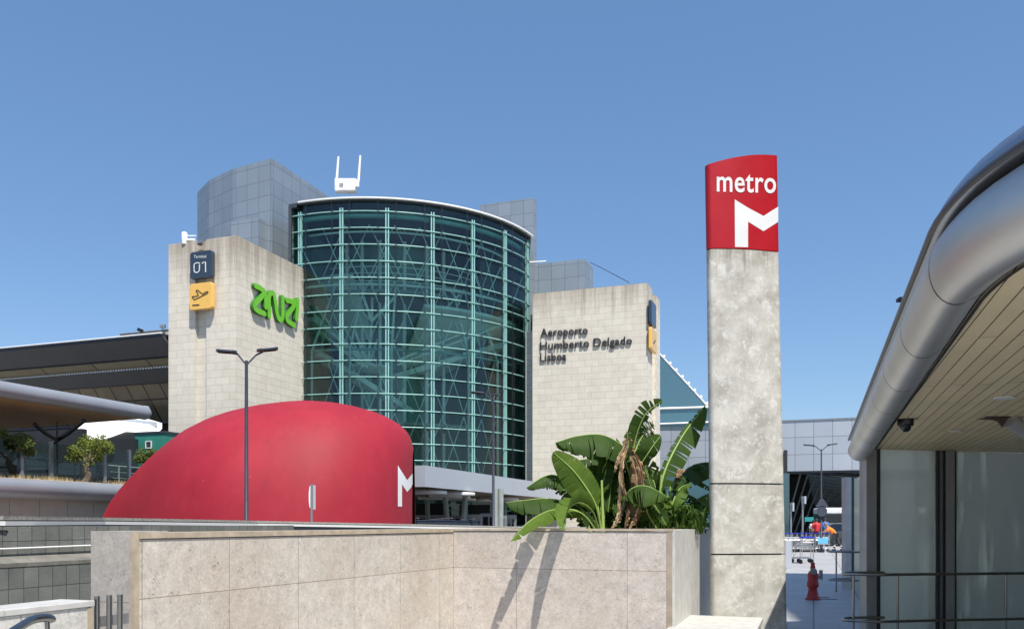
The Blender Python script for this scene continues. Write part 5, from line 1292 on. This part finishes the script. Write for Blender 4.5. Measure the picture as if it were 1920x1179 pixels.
# ---------------- vehicles
def make_car(name, label, cat, loc, rz, paint, suv=True, hgt=1.62):
    t = thing(name, label, cat, (0, 0, 0)); W = 1.86; L = 4.4; k = hgt/1.62
    lo = [(-2.2, .42), (-2.18, .75), (-2.1, .98), (-1.1, 1.04), (1.9, 1.08), (2.12, 1.0), (2.2, .7), (2.15, .4)]
    s = MB(); rows = []
    for y, f in ((-W/2, .93), (-W/2+.05, 1), (0, 1.03), (W/2-.05, 1), (W/2, .93)):
        rows.append([V(x*(.985 if abs(y) > W/2-.03 else 1), y, (.34 + (z-.34)*f)*k) for x, z in lo])
    s.grid(rows, sm=True)
    for sgn, row in ((0, rows[0]), (1, rows[-1])): s.face(row)
    s.box(V(0, 0, .36*k), (4.2, W*.94, .2)); s.build('body', paint, t)
    s = MB(); gl = [(-1.25, 1.02), (-.45, 1.55), (1.35, 1.60), (2.02, 1.06)]; rows = []
    for y, f in ((-W/2+.05, 0), (-W/2+.20, 1), (0, 1.0), (W/2-.20, 1), (W/2-.05, 0)):
        rows.append([V(x, y, (1.02+(z-1.02)*(f if f else .0))*k+(0 if f else .0)) for x, z in gl])
    s.grid(rows, sm=False); s.build('glasshouse', M['carglass'], t)
    s = MB(); s.box(V(.45, 0, 1.60*k), (1.9, W-.42, .05)); s.build('roof', paint, t, bevel=.02)
    for y in (-.62, .62):
        s = MB(); s.tube([V(-.4, y, 1.66*k), V(1.3, y, 1.68*k)], .02, 6); s.build('roof_rail', M['steel_dull'], t)
    for x in (-1.35, 1.38):
        for sy in (-1, 1):
            s = MB(); y = sy*(W/2-.1); s.tube([V(x, y-.1, .33), V(x, y+.1, .33)], .33, 18); w_ = s.build('wheel', M['rubber'], t)
            s = MB(); s.tube([V(x, y+sy*.09, .33), V(x, y+sy*.112, .33)], .2, 12); s.build('rim', M['steel_dull'], w_)
    for sy in (-1, 1):
        s = MB(); s.box(V(-2.14, sy*.68, .78*k), (.12, .36, .14)); s.build('headlight', M['headl'], t, bevel=.02)
        s = MB(); s.box(V(2.14, sy*.74, .92*k), (.12, .22, .22)); s.build('tail_light', M['tail'], t, bevel=.02)
        s = MB(); s.box(V(-.85, sy*(W/2+.08), 1.08*k), (.14, .16, .12)); s.build('mirror', paint, t, bevel=.03)
    s = MB(); s.box(V(2.19, 0, .7*k), (.03, .5, .11)); s.build('number_plate', M['sunwhite'], t)
    t.location = loc; t.rotation_euler = (0, 0, rz); return t
make_car('parked_car', 'dark blue car whose roof shows just above the parapet right of the red dome', 'car', tuple(G(800, 31.5)), R(-70), M['car'], hgt=1.71)
make_car('parked_car', 'second dark blue car close beside the first behind the parapet', 'car', tuple(G(841, 32.6)), R(-70), M['car'], hgt=1.69)
make_car('parked_car', 'grey car standing behind the worker in orange beside the white coach', 'car', tuple(G(1583, 60)), R(-80), M['car_grey'], hgt=1.55)
bs_ = thing('coach', 'white roofed coach with dark windows standing in the underpass', 'coach', G(1590, 68))
b0 = G(1546, 66); s = MB(); s.box(b0+V(4, 1.3, 2.55), (8, 2.5, .5)); s.build('roof', M['buswhite'], bs_, bevel=.1)
s = MB(); s.box(b0+V(4, 1.3, 1.0), (7.96, 2.46, 1.2)); s.build('body', M['car_grey'], bs_, bevel=.05)
s = MB(); s.box(b0+V(4, 1.3, 1.95), (7.9, 2.42, .74)); s.build('window', M['carglass'], bs_)
for x in (1.4, 6.4):
    s = MB(); s.tube([b0+V(x, .0, .48), b0+V(x, .3, .48)], .46, 18); s.build('wheel', M['rubber'], bs_)
s = MB(); s.box(b0+V(2, .03, .7), (.3, .04, .14)); s.build('headlight', M['headl'], bs_)
# a lamp head peeking over the canopy edge
lamp_b = G(1712, 16); t = lamp('street_lamp', 1716, 16.5, zat(556, 16.5)-.25, [(-1, .1, .34, .0)], 'grey lamp arm poking out above the edge of the big aluminium canopy', None)

# ================================================================ PLANTS
rnd = random.Random(11)
g = MB(); pA = CO+dr*.0-n2*th; g.prism([CO-n2*th*1.01+dr*-.3, RC-n2*th*1.01-dr*.03, RC-n2*3.6, CO-n2*3.6-dr*.3], 1.2, 1.44); struct(g, 'planter_soil', M['soil'])
def leaf_mb(ctrl, w, droop=60, tear=.5, seed=0, side=None, ends=(.14, 1.0), petr=.014, nseg=46, asym=(1, 1), dv=14):
    rn = random.Random(seed); mid = bez(ctrl, nseg); mb = MB(); mb.norec = True
    L = len(mid); rad = [petr*(1-.8*k/(L-1)) for k in range(L)]
    mb.tube(mid, rad, 6, 1)
    for si, sg in enumerate((-1, 1)):
        k = int(ends[0]*nseg); ph = droop
        while k < nseg:
            n_ = rn.randint(1, 3) if rn.random() < tear else rn.randint(4, 9); k2 = min(nseg, k+n_)
            da = rn.uniform(-dv, dv)*(1 if tear > .2 else .3); sh_ = rn.uniform(-.012, .02)*tear; crop = 1-rn.random()*.28*tear
            prev = None; gapw = .10*rn.random()*tear*2
            for j in range(k, k2+1):
                t = (j/nseg-ends[0])/(1-ends[0]); t = max(0, min(1, t))
                ww = w*asym[si]*(math.sin(math.pi*min(1, t**.72))**.55 if 0 < t < 1 else 0)*crop
                T = (mid[min(j+1, L-1)]-mid[max(j-1, 0)]).normalized()
                s0 = (T.cross(UZ) if side is None else side)
                s0 = (s0-T*s0.dot(T)).normalized()*sg
                nrm = s0.cross(T)*sg; nrm = -nrm if side is None and nrm.z < 0 else nrm
                row = [mid[j]]
                cur_ = mid[j].copy(); nst = 4
                for q in range(1, nst+1):
                    a = R((ph+da)*(.35+.85*q/nst)); d_ = s0*math.cos(a)-nrm*math.sin(a)
                    shift = T*(ww*.10)
                    narrow = 0
                    if j == k: narrow = gapw*q/nst
                    if j == k2: narrow = -gapw*q/nst
                    cur_ = cur_+d_*ww/nst+shift/nst
                    rip = rn.uniform(-.004, .004)
                    row.append(cur_+T*(narrow*.17)+nrm*rip)
                if prev is not None:
                    i0 = mb.add(prev); i1 = mb.add(row)
                    for q in range(nst): mb.fi([i0+q, i0+q+1, i1+q+1, i1+q], 0, None, True)
                prev = row
            k = k2
    return mb
def leaf(plant, pts, w, m='leaf', **kw):
    ctrl = [P(*p) for p in pts]; mb = leaf_mb(ctrl, w, **kw); return mb.build('leaf', [M[m], M['midrib']], plant, rec=False)
bpA = thing('banana_plant', 'left banana plant with some leaves painted sunlit hanging over the left part of the warm limestone wall', 'banana plant', G(1122, 11.75)+UZ*1.44, 'banana plants in the planter')
bpB = thing('banana_plant', 'tallest banana plant with a brown shredded stem in the middle of the planter', 'banana plant', G(1188, 12.1)+UZ*1.44, 'banana plants in the planter')
bpC = thing('banana_plant', 'banana plant with a long torn leaf rising beside the concrete pylon', 'banana plant', G(1245, 12.3)+UZ*1.44, 'banana plants in the planter')
cv = V(0, -1, 0)     # blades that face sideways use an explicit side vector
# B: main plant
leaf(bpB, [(1184, 900, 12.1), (1180, 850, 12), (1135, 817, 11.8), (1085, 817, 11.7), (1040, 830, 11.6)], .46, seed=1, tear=.6, droop=62)
leaf(bpB, [(1184, 900, 12.1), (1190, 830, 12.1), (1210, 777, 12.0), (1243, 750, 12.0)], .20, seed=2, tear=.75, droop=30, side=V(.5, .6, -.5), dv=10)
leaf(bpB, [(1186, 900, 12.0), (1190, 850, 12.1), (1208, 812, 12.2), (1227, 795, 12.2)], .24, seed=3, tear=1, droop=15, side=V(.8, .3, -.5), dv=10)
leaf(bpB, [(1190, 930, 12.1), (1198, 880, 12.2), (1218, 845, 12.2), (1239, 816, 12.3)], .22, seed=4, tear=.05, droop=12, side=V(.8, .5, .3))
leaf(bpB, [(1183, 900, 12), (1172, 858, 11.9), (1178, 835, 11.9), (1176, 808, 11.9)], .10, seed=5, tear=.5, droop=20, side=V(1, 0, .1))
leaf(bpB, [(1180, 900, 12.2), (1150, 870, 12.2), (1105, 860, 12.1), (1062, 869, 12.1)], .26, seed=6, tear=.8, droop=70)
leaf(bpB, [(1170, 945, 11.8), (1182, 918, 11.7), (1212, 911, 11.6), (1254, 932, 11.6)], .44, seed=7, tear=.5, droop=60, ends=(.05, 1))
for k, (x0, y0, x1, y1, x2, y2) in enumerate([(1165, 880, 1135, 870, 1122, 930), (1170, 900, 1150, 890, 1140, 960), (1160, 860, 1150, 850, 1128, 905), (1175, 920, 1165, 905, 1160, 975), (1180, 880, 1160, 880, 1148, 925),
                                              (1140, 930, 1128, 880, 1130, 850), (1150, 960, 1130, 920, 1128, 890), (1180, 960, 1170, 925, 1155, 905), (1120, 960, 1125, 900, 1135, 840), (1200, 940, 1222, 900, 1232, 925), (1190, 980, 1180, 950, 1162, 955)]):
    leaf(bpB, [(x0, y0, 12.0+.04*k), (x1, y1, 11.95+.05*k), (x2, y2, 11.85+.05*k)], .24, seed=20+k, tear=.3, droop=48, side=V(1, .25*(-1)**k, .1))
st = MB(); st.tube(bez([P(1186, 992, 12.1), P(1190, 920, 12.05), P(1182, 850, 12), P(1180, 838, 12)], 10), [.075, .075, .08, .08, .08, .075, .07, .065, .06, .05, .04], 10); st.build('stem', M['deadleaf'], bpB)
def dead(pl_, pts, w, seed, m='deadleaf'):
    rn = random.Random(seed); mid = bez([P(*p) for p in pts], 22); mb = MB(); mb.norec = True; rows = []
    for k, p in enumerate(mid):
        ww = w*(.35+.65*math.sin(math.pi*k/22))*(1+.18*math.sin(k*1.7+seed)); rows.append([p+V(-ww, .02*math.sin(k*.8+seed), 0), p+V(-ww*.5, -.03, 0), p+V(-ww*.15, .012*math.sin(k*.9), 0), p+V(ww*.2, -.035, 0), p+V(ww*.6, .01, 0), p+V(ww*(1+.2*math.sin(k*2.3+seed)), -.01+.03*math.sin(k+seed), 0)])
    mb.grid(rows, sm=False); return mb.build('dead_leaf', M[m], pl_, rec=False)
M['deadpale'] = mat('bleached dead leaf', (.52, .38, .24), .85, var=.45, scale=16)
for k, pts in enumerate([[(1182, 838, 11.85), (1192, 870, 11.8), (1198, 905, 11.82), (1200, 945, 11.85)], [(1186, 845, 11.8), (1200, 875, 11.78), (1206, 915, 11.8)], [(1178, 830, 11.75), (1166, 870, 11.7), (1163, 920, 11.7), (1158, 965, 11.7)],
                         [(1172, 835, 11.75), (1160, 860, 11.7), (1152, 885, 11.7)], [(1200, 930, 11.7), (1198, 960, 11.7), (1190, 985, 11.7)], [(1165, 950, 11.6), (1158, 975, 11.6), (1148, 990, 11.6)], [(1178, 950, 11.6), (1176, 975, 11.6), (1172, 990, 11.6)],
                         [(1188, 832, 11.8), (1176, 822, 11.8), (1168, 840, 11.8)], [(1195, 960, 11.55), (1188, 978, 11.55), (1180, 992, 11.5)], [(1168, 900, 11.65), (1172, 935, 11.65), (1166, 960, 11.6)]]):
    dead(bpB, pts, (.07, .05, .03, .03, .035, .04, .03, .035, .03, .02)[k], 50+k, 'deadpale' if k in (2, 3, 5, 7, 9) else 'deadleaf')
for k, (x0, y0, x1, y1, x2, y2, Y) in enumerate([(1150, 990, 1120, 900, 1085, 915, 12.5), (1200, 980, 1215, 880, 1248, 900, 12.6), (1165, 990, 1140, 860, 1110, 850, 12.6), (1210, 990, 1232, 930, 1262, 960, 12.4), (1160, 990, 1150, 930, 1125, 950, 12.3),
        (1195, 985, 1205, 900, 1225, 862, 12.7), (1140, 995, 1110, 955, 1082, 985, 12.1), (1180, 990, 1150, 945, 1120, 985, 12.2), (1175, 985, 1160, 900, 1130, 890, 12.4), (1215, 990, 1200, 930, 1175, 950, 12.5), (1170, 900, 1150, 845, 1118, 850, 12.3)]):
    leaf(bpB, [(x0, y0, Y), ((x0+x1)/2+6, (y0+y1)/2-10, Y), (x1, y1, Y), (x2, y2, Y-.15)], .27, seed=200+k, tear=.7, droop=55, ends=(.25, 1))
# A: left plant
leaf(bpA, [(1128, 1000, 11.7), (1116, 945, 11.6), (1080, 888, 11.5), (1037, 847, 11.4)], .235, 'leaf_lit', seed=8, tear=.04, droop=18, side=V(.75, .2, .6), ends=(.30, 1), petr=.022, asym=(1.05, .9))
leaf(bpA, [(1110, 960, 11.8), (1070, 908, 11.7), (1030, 890, 11.6), (986, 914, 11.5)], .26, seed=9, tear=.5, droop=68)
leaf(bpA, [(1120, 990, 11.9), (1085, 950, 11.8), (1030, 935, 11.6), (989, 937, 11.5), (948, 942, 11.45)], .34, 'leaf', seed=10, tear=.4, droop=66, ends=(.2, 1))
leaf(bpA, [(1125, 1005, 11.6), (1090, 962, 11.4), (1040, 955, 11.1), (995, 975, 10.6), (957, 1014, 10.2)], .20, 'leaf_lit', seed=12, tear=.6, droop=50, ends=(.2, 1))
leaf(bpA, [(1124, 1000, 11.5), (1112, 960, 11.3), (1088, 942, 10.9), (1066, 955, 10.4), (1056, 995, 10.0)], .20, 'leaf_lit', seed=13, tear=.25, droop=52, ends=(.25, 1), side=V(.7, -.5, .4))
leaf(bpA, [(1118, 985, 12), (1085, 930, 12), (1060, 925, 12), (1043, 955, 11.9)], .22, seed=14, tear=.8, droop=60)
leaf(bpA, [(1125, 990, 11.9), (1118, 930, 11.9), (1100, 905, 11.9), (1078, 930, 11.8)], .24, seed=15, tear=.3, droop=50, side=V(1, .3, .1))
leaf(bpA, [(1130, 990, 11.9), (1135, 930, 12), (1112, 890, 12.1), (1093, 880, 12.1)], .22, seed=16, tear=.4, droop=50)
leaf(bpA, [(1120, 990, 12.1), (1100, 925, 12.1), (1070, 900, 12), (1040, 925, 11.9)], .20, seed=61, tear=.9, droop=62)
leaf(bpA, [(1126, 990, 11.8), (1100, 965, 11.7), (1065, 955, 11.6), (1030, 975, 11.5)], .18, seed=62, tear=.9, droop=60)
leaf(bpA, [(1120, 985, 12.3), (1095, 890, 12.3), (1070, 866, 12.3), (1046, 874, 12.2)], .22, seed=63, tear=.9, droop=66)
for k, (bx_, tx_, ty_) in enumerate(((1108, 1090, 955), (1122, 1128, 900), (1112, 1100, 960))):
    s = MB(); s.tube([P(bx_+k*9, 1000, 11.7), P(tx_, ty_, 11.75)], [.028, .016], 8); s.build('stem', M['midrib'], bpA)
# C: right plant
leaf(bpC, [(1236, 1000, 12.3), (1240, 905, 12.2), (1275, 825, 12.4), (1322, 760, 12.8)], .30, 'leaf', seed=17, tear=.85, droop=20, side=V(.85, -.1, -.35), ends=(.28, 1), petr=.024, asym=(.25, 1), dv=9)
leaf(bpC, [(1250, 995, 12.5), (1262, 910, 12.5), (1300, 872, 13.1), (1350, 868, 13.5), (1385, 885, 13.6)], .34, seed=18, tear=.4, droop=66, ends=(.2, 1))
leaf(bpC, [(1250, 1000, 12.6), (1290, 950, 13.0), (1330, 925, 13.5), (1372, 930, 13.6)], .26, 'leaf_lit', seed=19, tear=1, droop=55)
leaf(bpC, [(1250, 990, 12.4), (1262, 940, 12.4), (1275, 915, 12.5), (1296, 905, 12.5)], .18, 'leaf_lit', seed=31, tear=.3, droop=40)
leaf(bpC, [(1262, 1000, 12.8), (1300, 965, 13.3), (1350, 945, 13.6)], .22, 'leaf', seed=32, tear=1, droop=55)
leaf(bpC, [(1270, 1010, 12.6), (1310, 985, 13), (1350, 975, 13.5)], .20, 'leaf_lit', seed=33, tear=1, droop=55)
leaf(bpC, [(1230, 990, 11.9), (1212, 955, 11.8), (1222, 940, 11.8), (1250, 985, 11.7)], .2, 'leaf', seed=34, tear=.3, droop=40, side=V(1, 0, .2))
leaf(bpC, [(1245, 990, 12.4), (1235, 930, 12.4), (1232, 880, 12.4)], .14, 'leaf', seed=35, tear=.3, droop=20, side=V(1, 0, .2))
leaf(bpC, [(1215, 1000, 12.4), (1222, 960, 12.3), (1240, 935, 12.3), (1262, 950, 12.3)], .26, 'leaf_lit', seed=36, tear=.5, droop=50)
s = MB(); s.tube([P(1236, 1005, 12.3), P(1240, 890, 12.2)], [.045, .02], 8); s.build('stem', M['midrib'], bpC)
s = MB(); s.tube([P(1258, 1005, 12.4), P(1256, 900, 12.4)], [.03, .016], 8); s.build('stem', M['midrib'], bpC)
s = MB(); dead(bpC, [(1266, 905, 12.3), (1278, 880, 12.3), (1270, 895, 12.2)], .06, 77)
rf = random.Random(99)
for k in range(15):
    px0 = rf.uniform(1205, 1275); Y = rf.uniform(12.2, 13.0); L_ = rf.uniform(45, 100); up = rf.uniform(25, 110); sg = 1 if rf.random() < .7 else -1
    x1 = px0+sg*L_*.45; x2 = px0+sg*L_
    if x2 > 1318: Y = max(Y, 13.0)
    leaf(bpC, [(px0, 1000, Y), ((px0+x1)/2, 985-up*.7, Y), (x1, 975-up, Y), (x2, 985-up*.75, Y+.1)], rf.uniform(.10, .17), rf.choice(['leaf', 'leaf', 'leaf_lit']), seed=300+k, tear=1, droop=rf.uniform(40, 65), ends=(.22, 1), petr=.009, nseg=34)
for k in range(9):
    px0 = rf.uniform(1120, 1190); Y = rf.uniform(11.9, 12.5); L_ = rf.uniform(30, 80); up = rf.uniform(40, 130); sg = -1 if rf.random() < .6 else 1
    leaf(bpB, [(px0, 1000, Y), (px0+sg*L_*.2, 985-up*.7, Y), (px0+sg*L_*.55, 975-up, Y), (px0+sg*L_, 985-up*.65, Y-.1)], rf.uniform(.12, .2), 'leaf', seed=400+k, tear=1, droop=rf.uniform(40, 65), ends=(.22, 1), petr=.009, nseg=34)
# undergrowth
mb = MB(); mb.norec = True
for k in range(750):
    px = rnd.uniform(1105, 1318); Y = rnd.uniform(11.9, 13.2); base = G(px, Y)+UZ*1.44; h_ = rnd.uniform(.12, .55)*(1 if px > 1225 else .7); a = rnd.uniform(0, 6.28); ln = V(math.cos(a), math.sin(a))*h_*rnd.uniform(.2, .8)
    w_ = rnd.uniform(.01, .03); sd_ = V(-math.sin(a), math.cos(a))*w_; m_ = base+ln*.5+UZ*h_*.8; e_ = base+ln+UZ*h_*rnd.uniform(.5, 1)
    mb.face([base-sd_*.5, base+sd_*.5, m_+sd_, m_-sd_], 0); mb.face([m_-sd_, m_+sd_, e_], 0)
o = mb.build('undergrowth', M['leaf'], rec=False); tag(o, 'mixed green undergrowth below the banana plants', 'plants', kind='stuff')

# olive trees on the terrace
def olive(px, pyb, Y, crown, rad, seed, m, label, n=2600, flat=.72):
    rn = random.Random(seed); b = P(px, pyb, Y); b.z = tz-.05; c_ = P(crown[0], crown[1], Y)
    t = thing('olive_tree', label, 'tree', b, 'olive trees on the terrace')
    s = MB(); top = b.lerp(c_, .75); pts = bez([b, b.lerp(top, .35)+V(.05, .05, 0), b.lerp(top, .7)+V(-.06, 0, 0), top], 10)
    s.tube(pts, [.17, .14, .125, .12, .13, .12, .11, .10, .09, .08, .06], 9)
    cl = []
    for k in range(11):
        a = rn.uniform(0, 6.28); e_ = rn.uniform(-.35, 1.0); d_ = V(math.cos(a)*math.sqrt(max(0, 1-e_*e_*.8)), math.sin(a)*math.sqrt(max(0, 1-e_*e_*.8)), e_*flat)
        p = c_+d_*rad*rn.uniform(.45, 1.0); cl.append((p, rad*rn.uniform(.2, .42))); s.tube([pts[6].lerp(top, rn.random()), p.lerp(top, .4)+UZ*.05, p], [.045, .03, .012], 5)
    s.build('trunk', M['bark'], t)
    f = MB(); f.norec = True
    cl.append((c_, rad*.6))
    for k in range(n):
        p0, r0_ = rn.choice(cl); d_ = V(rn.gauss(0, 1), rn.gauss(0, 1), rn.gauss(0, 1)*.8).normalized(); p = p0+d_*r0_*rn.uniform(.3, 1.08)**.7*(1.25 if rn.random() < .05 else 1)
        l_ = V(rn.gauss(0, 1), rn.gauss(0, 1), rn.gauss(0, 1)+.3).normalized(); sd_ = l_.cross(V(rn.gauss(0, 1), rn.gauss(0, 1), rn.gauss(0, 1))).normalized()
        a = rn.uniform(.05, .10); w_ = a*.34
        f.face([p, p+l_*a*.5+sd_*w_, p+l_*a, p+l_*a*.5-sd_*w_], 0)
    f.build('crown', m, t, rec=False); return t
olive(22, 885, 28.2, (18, 838), .69, 3, M['olive'], 'olive tree with a grey green crown at the left edge of the terrace', 4200)
olive(158, 893, 29.8, (170, 850), .73, 4, M['olive2'], 'olive tree with a yellow green crown in the middle of the terrace', 4600)
olive(276, 905, 32.2, (285, 862), .55, 6, M['olive'], 'small olive tree half hidden behind the left flank of the red dome', 2200)
# dry grass on the terrace edge
mb = MB(); mb.norec = True
for k in range(5200):
    u_ = rnd.uniform(-8, 1.6); vv = rnd.uniform(.2, 1.1); p = TE+UD*u_+VD*vv; p.z = tz-.03
    dens = .5+.5*math.sin(u_*1.9+.5)+.3*math.sin(u_*4.3)
    if rnd.random() > dens+.15: continue
    h_ = rnd.uniform(.08, .26); a = rnd.uniform(0, 6.28); d_ = V(math.cos(a), math.sin(a)); e_ = p+d_*h_*rnd.uniform(.1, .8)+UZ*h_; w_ = V(-d_.y, d_.x)*.006
    mb.face([p-w_, p+w_, e_], 0)
o = mb.build('dry_grass', M['grass'], rec=False); tag(o, 'dry yellow grass along the terrace edge', 'grass', kind='stuff')
